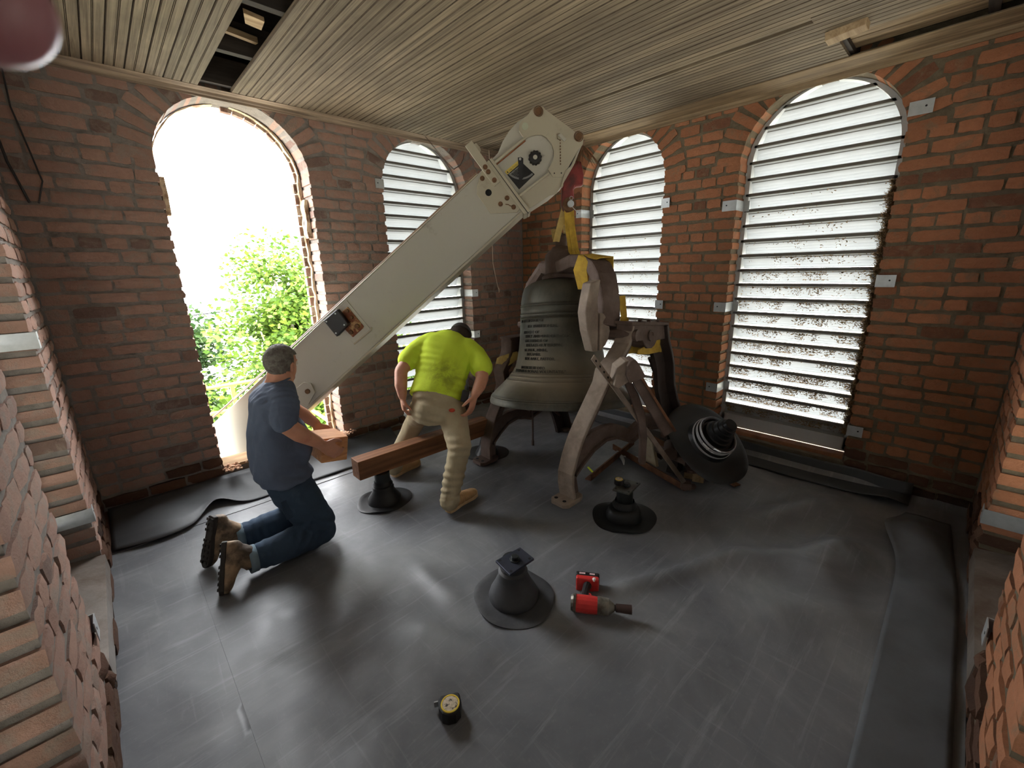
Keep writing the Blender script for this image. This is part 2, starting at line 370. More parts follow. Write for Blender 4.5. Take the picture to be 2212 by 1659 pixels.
# ---------------------------------------------------------------- windows
def slat_profile():
    P = [(.010, .079), (.0, .082), (.0, .101), (.010, .105), (.030, .088), (.040, .0755), (.043, .0775), (.047, .069), (.070, .040), (.080, .020), (.085, .0), (.085, -.010)]
    return P
PITCH = .117
M_SLATSHADE = simple('louver_painted_shade', (104, 102, 96), .7, 0, .1, 10, 0)  # stripes of shade put into the colour of slat lips and creases
def louver_window(name, w, op, label, cat='window', d0=.15, brackets=()):
    a, b = op; c = (a + b) / 2; wd = b - a
    fr = MB()   # thin channel frame following the opening
    zl = [.165 + .01] + [.3 + i * .2 for i in range(11)] + [ZS + .47 * sin(pi / 2 * i / 16) for i in range(1, 16)]
    def hw(z): return (halfw(wd, z) or 0) + .006
    for sgn in (-1, 1):
        for i in range(len(zl) - 1):
            z0, z1 = zl[i], zl[i + 1]; h0, h1 = hw(z0), hw(z1)
            P = [wp(w, c + sgn * h0, d0 + .0, z0), wp(w, c + sgn * (h0 - .04), d0, z0), wp(w, c + sgn * (h0 - .04), d0 + .1, z0), wp(w, c + sgn * h0, d0 + .1, z0),
                 wp(w, c + sgn * h1, d0 + .0, z1), wp(w, c + sgn * (h1 - .04), d0, z1), wp(w, c + sgn * (h1 - .04), d0 + .1, z1), wp(w, c + sgn * h1, d0 + .1, z1)]
            fr.hexa(P)
    # bottom apron panel
    fr.hexa([wp(w, a + .01, d0, .165), wp(w, b - .01, d0, .165), wp(w, b - .01, d0 + .1, .165), wp(w, a + .01, d0 + .1, .165),
             wp(w, a + .01, d0 + .0, .275), wp(w, b - .01, d0 + .0, .275), wp(w, b - .01, d0 + .1, .275), wp(w, a + .01, d0 + .1, .275)])
    root = fr.build(name, M_WHITE); struct(root, label, cat)
    P = slat_profile(); Z = [.275 + PITCH * i for i in range(21)]
    Z.append(.275 + PITCH * 21)
    for z in Z:
        zt = z + .1
        if zt > ZS + .455: zt = ZS + .455
        h = hw(zt) - .02; hb = hw(z + .02) - .02
        if h < .05: continue
        mb = MB(); rs = []
        for sgn, k in ((-1, 0), (1, 1)):
            ring = []
            for (d, zz) in P: ring.append(wp(w, c + sgn * (hb + (h - hb) * min(1, max(0, zz / .1))), d0 + d, z + zz))
            for (d, zz) in reversed(P): ring.append(wp(w, c + sgn * (hb + (h - hb) * min(1, max(0, zz / .1))), d0 + d + .0022, z + zz + .0012))
            rs.append(ring)
        mb.rings(rs, True)
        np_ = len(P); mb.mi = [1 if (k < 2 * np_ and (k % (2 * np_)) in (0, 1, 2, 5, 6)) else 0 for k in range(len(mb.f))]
        mb.build('slat', [M_WHITE, M_SLATSHADE], root)
    for (side, z, ln) in brackets:
        sg = -1 if side == 'a' else 1; e = a if side == 'a' else b
        mb = MB(); t = .003; hh = .078
        def bx(s0, s1, dA, dB):
            lo, hi = min(s0, s1), max(s0, s1)
            mb.hexa([wp(w, lo, dA, z - hh / 2), wp(w, hi, dA, z - hh / 2), wp(w, hi, dB, z - hh / 2), wp(w, lo, dB, z - hh / 2), wp(w, lo, dA, z + hh / 2), wp(w, hi, dA, z + hh / 2), wp(w, hi, dB, z + hh / 2), wp(w, lo, dB, z + hh / 2)])
        bx(e - sg * .004, e + sg * ln, -.014, -.011)
        bx(e - sg * .004, e - sg * .007, -.014, d0 - .002)
        bx(e - sg * .004, e - sg * .05, d0 - .005, d0 - .002)
        br = mb.build('bracket', M_GALV, root)
        hb = MB(); p = wp(w, e + sg * ln * .68, -.0148, z + .004); q = wp(w, e + sg * ln * .68, -.0138, z + .004); hb.cyl(p, q, .0055, seg=10)
        hb.build('bolt_hole', M_HOLE, br)
    return root
wl, wr, nl, nr = (WALLS[k] for k in ('wall_back_left', 'wall_back_right', 'wall_near_left', 'wall_near_right'))
BR = (('a', 2.36, .07), ('b', 2.2, .07), ('b', 1.35, .07), ('b', .89, .07), ('a', .9, .07), ('a', 1.5, .07))
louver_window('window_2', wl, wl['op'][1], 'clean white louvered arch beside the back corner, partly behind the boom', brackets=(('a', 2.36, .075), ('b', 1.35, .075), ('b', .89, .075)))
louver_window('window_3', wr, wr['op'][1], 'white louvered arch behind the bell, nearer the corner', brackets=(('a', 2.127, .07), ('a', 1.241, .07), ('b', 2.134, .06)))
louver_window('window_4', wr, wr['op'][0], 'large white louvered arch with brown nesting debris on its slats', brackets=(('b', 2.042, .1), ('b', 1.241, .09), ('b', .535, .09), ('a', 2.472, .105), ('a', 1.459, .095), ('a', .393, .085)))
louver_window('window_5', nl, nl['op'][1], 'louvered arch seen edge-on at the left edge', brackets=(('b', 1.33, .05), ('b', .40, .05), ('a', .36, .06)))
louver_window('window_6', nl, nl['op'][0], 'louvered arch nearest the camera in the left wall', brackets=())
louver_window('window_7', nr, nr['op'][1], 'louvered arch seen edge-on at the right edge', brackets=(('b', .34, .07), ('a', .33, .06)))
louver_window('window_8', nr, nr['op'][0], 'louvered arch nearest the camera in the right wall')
# open arch: ragged frame remnants along the outer edge
a, b = wl['op'][0]; c = (a + b) / 2; rnd = random.Random(3)
mb = MB(); zl = [SILL + .02 + i * .07 for i in range(32)]
def ring_strip(mb, sgn, wid, dA, dB, zlist, jit):
    pr = None
    for z in zlist:
        h = (halfw(b - a, min(z, ZS + .47)) or 0) - .004
        e = (c + sgn * h, c + sgn * (h - wid * rnd.uniform(1 - jit, 1 + jit)), min(z, ZS + .47))
        if pr:
            mb.hexa([wp(wl, pr[0], dA, pr[2]), wp(wl, pr[1], dA, pr[2]), wp(wl, pr[1], dB, pr[2]), wp(wl, pr[0], dB, pr[2]), wp(wl, e[0], dA, e[2]), wp(wl, e[1], dA, e[2]), wp(wl, e[1], dB, e[2]), wp(wl, e[0], dB, e[2])])
        pr = e
M_PLASTER = simple('pale_crumbling_mortar', (205, 190, 160), .95, 0, .3, 20, .8, .01, c2=(130, 100, 75))
allz = [SILL + .02 + i * .06 for i in range(37)] + [ZS + .47 * sin(pi / 2 * i / 12) for i in range(1, 13)]
ring_strip(mb, 1, .018, .19, .275, allz, .5); ring_strip(mb, -1, .012, .2, .275, allz, .6)
root = mb.build('window_1', M_PLASTER); struct(root, 'tall open arch without louvers, trees and white sky beyond', 'window')
mb = MB(); ring_strip(mb, -1, .03, .05, .13, [z for z in allz if 2.0 < z < 2.3], .4); mb.build('broken_frame_piece', M_PLASTER, root)
mb = MB(); ring_strip(mb, 1, .028, .1, .16, [z for z in allz if 1.85 < z < 2.2], .4); mb.build('broken_frame_piece', M_PLASTER, root)
M_OUTB = brick_mat('brick_outer_grey', (150, 120, 105), (130, 100, 88), (100, 80, 70), (190, 178, 165), .45)
for z in [SILL + .05 + i * CRS for i in range(26)]:
    for sgn in (1,):
        h = halfw(b - a, z) or 0; m2 = MB(); s = c + sgn * (h - .028)
        m2.box(wp(wl, s, .255, z), (.05, .05, CRS - .012)); m2.build('brick', M_OUTB, root)
for i in range(9):
    th = radians(6 + i * 10); m2 = MB(); r = .48 - .012
    m2.box(wp(wl, c + cos(th) * r, .255, ZS + sin(th) * r), (.045, .05, .07), Matrix.Rotation(-th, 3, 'Y')); m2.build('brick', M_OUTB, root)
# sills
M_SILLW = wood_mat('sill_wood', (190, 160, 125), (130, 95, 65), 'X', 25)
M_SHEET = simple('sheet_metal_flashing', (120, 112, 104), .45, .35, .2, 6, .2, .01, c2=(95, 80, 68))
sl = MB(); sl.box(wp(wl, (a + b) / 2, .12, SILL + .012), (b - a - .02, .22, .024)); o = sl.build('sill_board', M_SILLW, root, bevel=.003)
for (w, k, nm) in ((nl, 1, 'near_left'), (nr, 1, 'near_right'), (nl, 0, ''), (nr, 0, '')):
    aa, bb = w['op'][k]; s2 = MB()
    s2.hexa([wp(w, aa + .01, -.012, SILL - .06), wp(w, bb - .01, -.012, SILL - .06), wp(w, bb - .01, .15, SILL + .02), wp(w, aa + .01, .15, SILL + .02),
             wp(w, aa + .01, -.008, SILL + .03), wp(w, bb - .01, -.008, SILL + .03), wp(w, bb - .01, .15, SILL + .05), wp(w, aa + .01, .15, SILL + .05)])
    o = s2.build('trim_%d' % (5 + 2 * k + (w is nr)), M_SHEET); struct(o, {'near_left': 'bent grey sheet-metal sill flashing under the left edge louvers', 'near_right': 'brownish sheet-metal sill flashing under the right edge louvers'}.get(nm, 'sheet-metal sill flashing beside the camera'), 'trim')
for k, lab in ((0, 'rusty sill angle below the large louvered arch'), (1, 'rusty sill angle below the louvered arch behind the bell')):
    aa, bb = wr['op'][k]; s2 = MB(); p0 = wp(wr, aa + .01, .06, SILL + .002); p1 = wp(wr, bb - .01, .14, SILL + .03)
    s2.box((p0 + p1) / 2, (.09, bb - aa - .02, .03)); o = s2.build('trim_%d' % (3 + k), simple('sill_rust%d' % k, (140, 95, 65), .8, .2, .3, 10, .3)); struct(o, lab, 'trim')
# ---------------------------------------------------------------- ceiling
PW = .0915
def plank_mesh(L0, L1):
    # tongue and groove board: vee joints both sides, double bead in the middle; cross-section in x,z
    g = .008; prof = [(0.0008, g), (.0045, 0), (.041, 0), (.0432, g * .7), (.0445, .0005), (.0465, .0005), (.0478, g * .7), (.050, 0), (.087, 0), (PW - .0008, g), (PW - .0008, .02), (.0008, .02)]
    mb = MB(); mb.rings([[Vector((x, y, z)) for x, z in prof] for y in (L0, L1)], True)
    mb.mi = [1 if k in (0, 2, 3, 5, 6, 8, 9) else 0 for k in range(len(mb.f))]; return mb
crb = MB()
crb.box(((X0 + X1) / 2, (Y0 + Y1) / 2, 3.28), (X1 - X0 + .1, Y1 - Y0 + .1, .03))
for (cx, cy, sx, sy) in (((X0 + X1) / 2, Y0 - .02, X1 - X0 + .08, .04), ((X0 + X1) / 2, Y1 + .02, X1 - X0 + .08, .04), (X0 - .02, (Y0 + Y1) / 2, .04, Y1 - Y0), (X1 + .02, (Y0 + Y1) / 2, .04, Y1 - Y0)):
    crb.box((cx, cy, 3.10), (sx, sy, .4))
ceil = crb.build('ceiling', M_DARKWOOD); struct(ceil, 'weathered beadboard ceiling with missing boards', 'ceiling')
for i, y in enumerate((.15, .75, 1.35, 1.95, 2.55, 3.15, 3.68)):
    j = MB(); j.box(((X0 + X1) / 2, y, ZC + .02 + .08), (X1 - X0, .045, .16)); j.build('joist', M_DARKWOOD, ceil)
jm = MB(); jm.box((.85, 3.05, 2.90), (.2, .03, .03), Matrix.Rotation(.2, 3, 'Z')); jm.build('lath', M_JOIST, ceil)
jm = MB(); jm.prism([(0, 0), (.1, .02), (.11, .12), (.03, .1)], .02, frame((.80, 2.72, 2.86), (1, 0, 0), (0, 1, 0), (0, 0, 1))); jm.build('broken_board', M_JOIST, ceil)
M_GROOVE = simple('bead_groove_dirt', (74, 62, 50), .95, 0, .3, 30, 0)
PM = [M_CEIL, M_GROOVE]
full = plank_mesh(Y0, Y1).mesh('plank', PM)
n_pl = int((X1 - X0) / PW)
for i in range(n_pl + 1):
    x = X0 + i * PW
    if x + PW > X1: break
    xa = x + .0
    if .79 < x + PW / 2 < .89: continue
    if 3.30 < x + PW / 2 < 3.7: # boards missing near the camera end
        o = plank_mesh(.75, Y1).build('plank', PM, ceil, fix=False)
    elif 2.90 < x + PW / 2 < 2.99: o = plank_mesh(Y0, .8).build('plank', PM, ceil, fix=False); o.location.x += 0
    else:
        o = bpy.data.objects.new('plank', full); COL.objects.link(o); adopt(o, ceil)
    o.location = (x, 0, ZC + random.uniform(-.001, .0015))
    if 2.90 < x + PW / 2 < 2.99:
        o2 = MB(); o2.box((x + .015, (.8 + Y1) / 2, ZC + .01), (.028, Y1 - .8, .019)); o2.build('plank', M_CEIL, ceil)
        o2 = MB(); o2.box((x + .080, (.8 + Y1) / 2, ZC + .01), (.022, Y1 - .8, .019)); o2.build('plank', M_CEIL, ceil)
jm = MB(); jm.hexa([Vector(p) for p in ((3.16, .60, 2.78), (3.25, .60, 2.78), (3.27, .78, 2.77), (3.18, .78, 2.77), (3.14, .58, 2.93), (3.24, .58, 2.93), (3.27, .80, 2.95), (3.17, .80, 2.95))]); jm.build('hanging_block', M_JOIST, ceil, bevel=.004)
for q in range(2):
    jm = MB(); jm.box((3.44 + q * .16, .24, 2.868), (.15, 1.02, .02)); jm.build('upper_board', M_CROWNR, ceil, bevel=.002)
# crown mouldings
def crown(name, w, mat, width, drop, label):
    prof = [(0, 0), (-.008, 0), (-.010, .012), (-.022, .018), (-.03, .034), (-width * .55, drop * .62), (-width * .8, drop * .8), (-width + .012, drop * .86), (-width, drop * .92), (-width, drop), (0, drop)]
    mb = MB(); mb.rings([[wp(w, s, d - .006, ZC - drop + zz) for d, zz in prof] for s in (0.0, w['L'])], True)
    o = mb.build(name, mat, smooth=True, angle=25); struct(o, label, 'trim')
crown('trim_1', wl, M_CROWN, .075, .045, 'thin dark crown moulding above the open arch')
crown('trim_2', wr, M_CROWNR, .16, .07, 'wide stepped crown moulding above the two right louvered arches')
crown('trim_9', nl, M_CROWNR, .075, .05, 'crown moulding on the left wall')
crown('trim_10', nr, M_CROWN, .075, .05, 'crown moulding on the right wall')
# ---------------------------------------------------------------- floor of rubber membrane
def rubber_floor_mat():
    k = NT('rubber_membrane', .5, 0, .5); w = k.coord('World')
    big = k.noise(w, 1.6, 6, .6, .8); st = k.noise(k.coord('World', (1.0, 14, 1), (0, 0, radians(-8))), 1.6, 7, .7, .6)
    st2 = k.noise(k.coord('World', (16, 1.2, 1), (0, 0, radians(35))), 1.3, 7, .7, 1.0)
    fine = k.noise(w, 34, 6, .75)
    c = k.ramp(big, [(.3, (.088, .093, .102, 1)), (.52, (.142, .147, .155, 1)), (.72, (.215, .218, .220, 1))])
    c = k.mix(k.ramp(st, [(.55, 0.0), (.70, .4)]), c, (.31, .32, .33, 1))
    c = k.mix(k.ramp(st2, [(.58, 0.0), (.74, .25)]), c, (.33, .335, .34, 1))
    c = k.mix(k.ramp(fine, [(.55, 0.0), (.8, .3)]), c, (.28, .275, .27, 1))
    k.color(c)
    r = k.ramp(k.noise(w, 3.2, 6, .7, .5), [(.3, .34), (.7, .58)])
    k.rough(r); k.bump(k.noise(w, 8, 6, .6), .12, .008); return k.m
M_RUB = rubber_floor_mat()
def floor_z(x, y):
    z = 0.0
    def ridge(ax, ay, bx, by, h, wd):
        dx, dy = bx - ax, by - ay; L2 = dx * dx + dy * dy; t = max(0, min(1, ((x - ax) * dx + (y - ay) * dy) / L2))
        d = hypot(x - ax - t * dx, y - ay - t * dy); e = min(t, 1 - t) * 4
        return 1.5 * h * math.exp(-(d / wd) ** 2) * min(1, e + .25)
    z += ridge(1.5, 1.02, 2.35, .62, .022, .045)
    z += ridge(2.2, .72, 2.75, .12, .035, .09)
    z += ridge(2.3, .30, 2.9, .22, .05, .12)
    z += ridge(2.6, .75, 3.45, .35, .03, .10)
    z += ridge(1.0, 1.9, 1.0, 1.45, .010, .05) + ridge(.75, 1.55, .95, 1.05, .012, .06)
    z += ridge(1.95, .45, 2.3, .05, .02, .1)
    z += .009 * noise.noise(Vector((x * 2.2, y * 2.2, 3))) + .0022 * noise.noise(Vector((x * 9, y * 7, 1)))
    if y > 3.27: z += .0035
    if x < .09: z += .0030
    z = max(z, -.004)
    if X1 - x < .09: z += .09 * max(0, 1 - (X1 - x) / .09) ** 1.3 * (1 if y > .1 else .3)
    if Y1 - y < .05: z += .05 * max(0, 1 - (Y1 - y) / .05) ** 1.3
    return z
mb = MB(); NXF = 150; NYF = 150; xs = [X0 + (X1 - X0) * i / NXF for i in range(NXF + 1)]; ys = [Y0 + (Y1 - Y0) * i / NYF for i in range(NYF + 1)]
xs = sorted(xs + [.0895, .0905]); ys = sorted(ys + [3.2695, 3.2705]); nx, ny = len(xs), len(ys)
vs = [(x, y, floor_z(x, y)) for x in xs for y in ys]
mb.add(vs, [(i * ny + j, (i + 1) * ny + j, (i + 1) * ny + j + 1, i * ny + j + 1) for i in range(nx - 1) for j in range(ny - 1)])
fl = mb.build('floor', M_RUB, smooth=True, fix=False, angle=60); struct(fl, 'floor covered in dark grey rubber membrane with chalky scuffs', 'floor')
sb = MB(); sb.box(((X0 + X1) / 2, (Y0 + Y1) / 2, -.12), (X1 - X0 + .5, Y1 - Y0 + .5, .2)); o = sb.build('floor_deck', M_DARKWOOD, fl)
# ---------------------------------------------------------------- outside ground
g = MB(); g.add([(-120, -120, -13), (140, -120, -13), (140, 140, -13), (-120, 140, -13)], [(0, 1, 2, 3)])
o = g.build('ground', simple('lawn_green', (120, 116, 98), .9, 0, .35, .15, 0, c2=(150, 146, 135), kind='World')); struct(o, 'green ground far below the tower', 'ground')
# ================================================================ OUTSIDE
def leaf_mat(name, c1, c2):
    k = NT(name, .6, 0, .2); isl = k.n.new('ShaderNodeNewGeometry').outputs['Random Per Island']
    col = k.ramp(isl, [(0, lin(c1)), (1, lin(c2))]); k.color(col)
    tr = k.n.new('ShaderNodeBsdfTranslucent'); k.link(col, tr.inputs['Color']); mx = k.n.new('ShaderNodeMixShader'); mx.inputs[0].default_value = .25
    k.link(k.b.outputs[0], mx.inputs[1]); k.link(tr.outputs[0], mx.inputs[2]); k.link(mx.outputs[0], k.n['Material Output'].inputs['Surface']); return k.m
M_LEAF = leaf_mat('leaves_fresh_green', (46, 72, 20), (92, 114, 36)); M_LEAF2 = leaf_mat('leaves_deep_green', (28, 50, 22), (56, 78, 34))
M_BARK = simple('bark', (130, 120, 105), .9, 0, .3, 8, .4); M_DEADW = simple('dead_branch_pale', (200, 196, 186), .8, 0, .15, 8, .2)
def tree(loc, H, rad, label, nleaf, mat, seed, lobes=9, size=.16, dead=False, zlo=.35):
    rnd = random.Random(seed); root = empty('tree', loc); tag(root, label, 'tree', 'trees beyond the open arch')
    t = MB(); L = Vector(loc); tip = L + Vector((rnd.uniform(-.5, .5), rnd.uniform(-.5, .5), H * .8))
    t.tube([L, L.lerp(tip, .4) + Vector((.2, .1, 0)), tip], [.32, .22, .06], 8)
    cs = []
    for i in range(lobes):
        a = rnd.uniform(0, 2 * pi); zz = H * rnd.uniform(zlo, .92); rr = rad * rnd.uniform(.2, .75) * (1.15 - zz / H * .75)
        c = L + Vector((cos(a) * rr, sin(a) * rr, zz)); cs.append((c, rad * rnd.uniform(.32, .5)))
        t.tube([L.lerp(tip, zz / H * .6), c], [.09, .03], 6)
    t.build('trunk', M_BARK, root)
    lf = MB()
    for i in range(nleaf):
        c, r = rnd.choice(cs); d = Vector((rnd.gauss(0, 1), rnd.gauss(0, 1), rnd.gauss(0, .8))).normalized() * r * rnd.uniform(.25, 1.08)
        p = c + d; n = noise.noise(p * .8)
        if n < -.3: continue
        s = size * rnd.uniform(.6, 1.3); a = Vector((rnd.uniform(-1, 1), rnd.uniform(-1, 1), rnd.uniform(-.6, .6))).normalized(); b = a.cross(Vector((rnd.uniform(-1, 1), rnd.uniform(-1, 1), rnd.uniform(-1, 1)))).normalized()
        lf.add([p - a * s * .5, p + b * s * .3, p + a * s * .5, p - b * s * .3], [(0, 1, 2, 3)])
    o = lf.build('foliage', mat, root, fix=False); o['kind'] = 'stuff'
    if dead:
        d = MB()
        for k in range(7):
            b0 = L + Vector((-.6 + .1 * k, -rad * .75, H * .52 + .3 * k)); d.tube([b0, b0 + Vector((-.5 + .2 * k, -.2, .9)), b0 + Vector((-1.0 + .35 * k, -.3, 1.7))], [.05, .03, .012], 6)
        d.tube([L + Vector((.1, -rad * .7, H * .4)), L + Vector((-.3, -rad * .8, H * .72))], [.10, .05], 8)
        d.build('dead_branch', M_DEADW, root)
    return root
GZ = -13
tree((6.0, 20.5, GZ), 17.2, 4.6, 'tall bright green tree in the middle of the open arch, with pale dead branches', 52000, M_LEAF, 11, 26, .24, True)
tree((10.5, 23.5, GZ), 15.8, 4.2, 'green tree crowding the right side of the open arch', 32000, M_LEAF, 4, 20, .25)
tree((1.2, 26.5, GZ), 13.6, 4.2, 'darker green tree at the left side of the open arch', 22000, M_LEAF2, 21, 18, .32)
tree((4.0, 14.5, GZ), 11.4, 3.3, 'low leafy tree under the open arch behind the yellow railing', 42000, M_LEAF, 33, 22, .18)
tree((8.0, 14.5, GZ), 12.0, 3.2, 'leafy tree behind the right posts of the yellow railing', 40000, M_LEAF, 35, 22, .18)
tree((-1.5, 42, GZ), 14.5, 6, 'distant dark tree past the pale roof', 8000, M_LEAF2, 50, 12, .5)
hb = empty('house', (2.5, 36, GZ)); tag(hb, 'pale-roofed house among the trees seen through the open arch', 'house')
m = MB(); m.box((2.5, 36, GZ + 4), (12, 8, 8)); m.build('wall', simple('house_siding_pale', (225, 222, 212), .8, 0, .05, 2, 0), hb)
m = MB(); m.prism([(-7, 0), (7, 0), (0, 2.6)], 9.5, frame((2.5, 40.6, GZ + 8), (1, 0, 0), (0, 0, 1), (0, -1, 0))); m.build('roof', simple('house_roof_pale', (215, 212, 208), .7, 0, .1, 2, .1), hb)
# yellow work-platform railing
M_YEL = simple('safety_yellow_paint', (190, 150, 16), .45, 0, .12, 6, .1, c2=(180, 110, 50), thr=(.6, .68))
rt = empty('guard_railing', (1.3, 7.9, -2.0)); tag(rt, 'yellow guard railing of a lift platform outside the open arch', 'railing')
for z, nm in ((-.1, 'top_rail'), (-.52, 'mid_rail')):
    m = MB(); m.tube([(.2, 8.0, z), (2.15, 8.0, z), (2.15, 7.95, z)], .03, 8); m.build(nm, M_YEL, rt)
    m = MB(); m.tube([(2.15, 7.95, z), (2.08, 4.95, z)], .026, 8); m.build(nm, M_YEL, rt)
for (x, y) in ((.3, 8.0), (1.28, 8.0), (2.15, 8.0), (2.13, 7.0), (2.10, 6.0), (2.08, 5.0)):
    m = MB(); m.box((x, y, -.8), (.055, .055, 1.4)); m.build('post', M_YEL, rt)
m = MB(); m.box((1.2, 6.5, -1.55), (2.2, 3.2, .08)); m.build('platform', M_GALV, rt)
for i, z in enumerate((-.6, -1.6)):
    m = MB(); m.tube([(-12, 30 + i, z + 1.2), (0, 29 + i, z), (14, 28 + i, z + .8)], .035, 6); o = m.build('overhead_wire', M_BLACK, recentre=True)
    tag(o, ['upper thin overhead wire among the trees', 'lower thin overhead wire above the pale roof'][i], 'wire')
# ================================================================ CRANE BOOM
BO = Vector((2.314, 2.336, 1.982)); th = radians(39.2); BA = Vector((.70711, -.70711, 0))
E1 = BA * cos(th) + Vector((0, 0, sin(th))); E2 = -BA * sin(th) + Vector((0, 0, cos(th))); E3 = Vector((-.70711, -.70711, 0))
def BP(u, v, w=0): return BO + E1 * u + E2 * v + E3 * w
def BF(w=0): return frame(BO + E3 * w, E1, E2, E1.cross(E2))
SG = 1 if E1.cross(E2).dot(E3) > 0 else -1
def bprism(mb, poly, w0, w1): mb.prism(poly, (w1 - w0) * SG, BF(w0)); return mb
def boom_paint(name, c):
    k = NT(name, .42, 0, .4); v = k.coord('World'); f = k.noise(v, 7, 7, .7)
    col = k.mix(k.ramp(f, [(.62, 0.0), (.75, .55)]), lin(c), lin((130, 122, 105)))
    col = k.mix(k.ramp(k.noise(v, 16, 8, .75, .5), [(.68, 0.0), (.74, .9)]), col, lin((120, 66, 36)))
    k.color(col); k.bump(k.noise(v, 60, 4, .6), .06, .002); return k.m
M_BOOM = boom_paint('boom_off_white_paint', (172, 168, 155)); M_BOOM2 = boom_paint('boom_cream_paint', (168, 160, 140))
M_RUSTB = simple('rusty_bolt', (110, 80, 55), .75, .4, .35, 40, .3); M_RUSTEDGE = simple('rust_stain', (140, 84, 48), .85, .1, .35, 30, .3)
M_KNOB = simple('black_plastic', (22, 22, 23), .5, 0, .15, 20, .1); M_REDP = simple('hook_red_paint', (128, 44, 40), .45, .1, .2, 12, .15, c2=(80, 36, 32))
bm_ = empty('crane_boom', tuple(BP(-3.0, 0, -.1))); tag(bm_, 'off-white crane boom reaching in through the open arch above the bell', 'crane boom')
m = MB(); bprism(m, [(-4.2, .02), (-3.0, .0), (.05, 0), (.05, .388), (-3.0, .42), (-4.2, .44)], -.29, 0.0); m.build('boom_section', M_BOOM, bm_, bevel=.006)
m = MB(); bprism(m, [(-4.2, -.008), (-3.0, -.016), (.06, -.016), (.06, .0), (-3.0, .0), (-4.2, .012)], -.30, .010); m.build('bottom_flange', M_BOOM2, bm_, bevel=.003)
m = MB(); m.tube([BP(-4.2, .56, -.03), BP(-2.9, .455, -.02), (BP(-1.5, .415, -.01)), BP(-.05, .396, -.005)], .008, 8); m.build('hydraulic_line', simple('brown_cable', (120, 96, 76), .6, 0, .2, 10, .1), bm_)
m = MB(); m.tube([BP(-2.7, .438, .004), BP(-1.5, .405, .004), BP(-.05, .387, .004)], .005, 6); m.build('edge_strip', M_BOOM2, bm_)
# end plate and bolts
m = MB(); bprism(m, [(-.01, .386), (-.111, .329), (-.143, .293), (-.154, .132), (-.002, .011), (.033, .019), (.05, .386)], 0, .012); m.build('end_plate', M_BOOM2, bm_, bevel=.003)
m = MB(); bprism(m, [(.002, .573), (.06, .569), (.041, .244), (-.015, .246)], .012, .028); bprism(m, [(.05, .545), (.074, .54), (.076, .50), (.055, .49)], -.05, .02); m.build('clamp_plate', M_BOOM2, bm_, bevel=.003)
for i, (u, v) in enumerate([(.02, .382), (.016, .345), (.013, .277), (-.043, .344), (.006, .132), (-.056, .133), (.002, .056)]):
    m = MB(); w0 = .028 if i < 3 else .012; m.cyl(BP(u, v, w0 - .002), BP(u, v, w0 + .004), .017, seg=12); m.cyl(BP(u, v, w0), BP(u, v, w0 + .012), .012, seg=6); m.build('bolt', M_RUSTB, bm_)
m = MB(); m.cyl(BP(-.071, .246, .002), BP(-.071, .246, .0128), .023, seg=20); m.build('access_hole', M_HOLE, bm_)
m = MB(); m.tube([BP(-.03, .108, .016), BP(-.016, .092, .018), BP(-.012, .078, .018), BP(.0, .062, .02)], .003, 6); m.build('cotter_pin', M_RUSTB, bm_)
m = MB(); bprism(m, [(.046, .404), (.072, .40), (.052, -.04), (.026, -.03)], -.30, .02); bprism(m, [(.074, .40), (.094, .398), (.078, -.045), (.056, -.04)], -.30, .024); m.build('joint_flange', M_BOOM2, bm_, bevel=.003)
m = MB(); bprism(m, [(.071, .404), (.0755, .404), (.058, -.045), (.0535, -.045)], .0, .0215); m.build('joint_gap', M_HOLE, bm_)
# head
m = MB(); bprism(m, [(.09, .40), (.153, .403), (.225, .436), (.302, .456), (.386, .46), (.50, .44), (.545, .43), (.635, .12), (.64, .06), (.512, -.006), (.369, -.055), (.25, -.053), (.066, -.022)], -.27, -.025); m.build('head_housing', M_BOOM, bm_, bevel=.006)
m = MB(); bprism(m, [(.089, .361), (.348, .336), (.42, .33), (.47, .27), (.47, .19), (.452, .137), (.346, .064), (.072, .089)], -.03, -.012); m.build('side_panel', M_BOOM, bm_)
m = MB(); bprism(m, [(.072, .089), (.334, .065), (.391, -.018), (.422, -.02), (.512, -.006), (.369, -.055), (.293, -.074), (.25, -.053), (.066, -.022)], -.03, .0); bprism(m, [(.512, -.004), (.56, .03), (.375, -.052), (.355, -.07), (.340, -.066), (.43, .0)], -.03, .018); m.build('lower_cheek', M_BOOM2, bm_, bevel=.002)
m = MB(); bprism(m, [(.088, .352), (.350, .334), (.352, .350), (.090, .372)], -.02, .022); m.build('upper_rib', M_BOOM2, bm_, bevel=.003)
m = MB(); bprism(m, [(.09, .346), (.345, .328), (.345, .335), (.09, .353)], -.012, .0); m.build('rust_line', M_RUSTEDGE, bm_)
m = MB(); bprism(m, [(.075, .078), (.335, .055), (.335, .070), (.075, .094)], -.02, .022); m.build('lower_rib', M_BOOM2, bm_, bevel=.003)
CP = [(.351, .338), (.345, .366), (.349, .405), (.371, .429), (.401, .437), (.461, .438), (.503, .446), (.530, .442), (.552, .425), (.567, .404), (.566, .387), (.638, .137), (.654, .1), (.651, .073), (.628, .051), (.592, .046), (.391, -.018), (.341, .025), (.345, .083), (.363, .093), (.396, .101), (.427, .123), (.45, .151), (.465, .193), (.464, .247), (.448, .283), (.418, .31), (.386, .327)]
m = MB(); bprism(m, CP, -.012, .012); o = m.build('cheek_plate', M_BOOM2, bm_)
bb = bmesh.new(); bb.from_mesh(o.data); bmesh.ops.triangulate(bb, faces=[f for f in bb.faces if len(f.verts) > 4]); bb.to_mesh(o.data); bb.free()
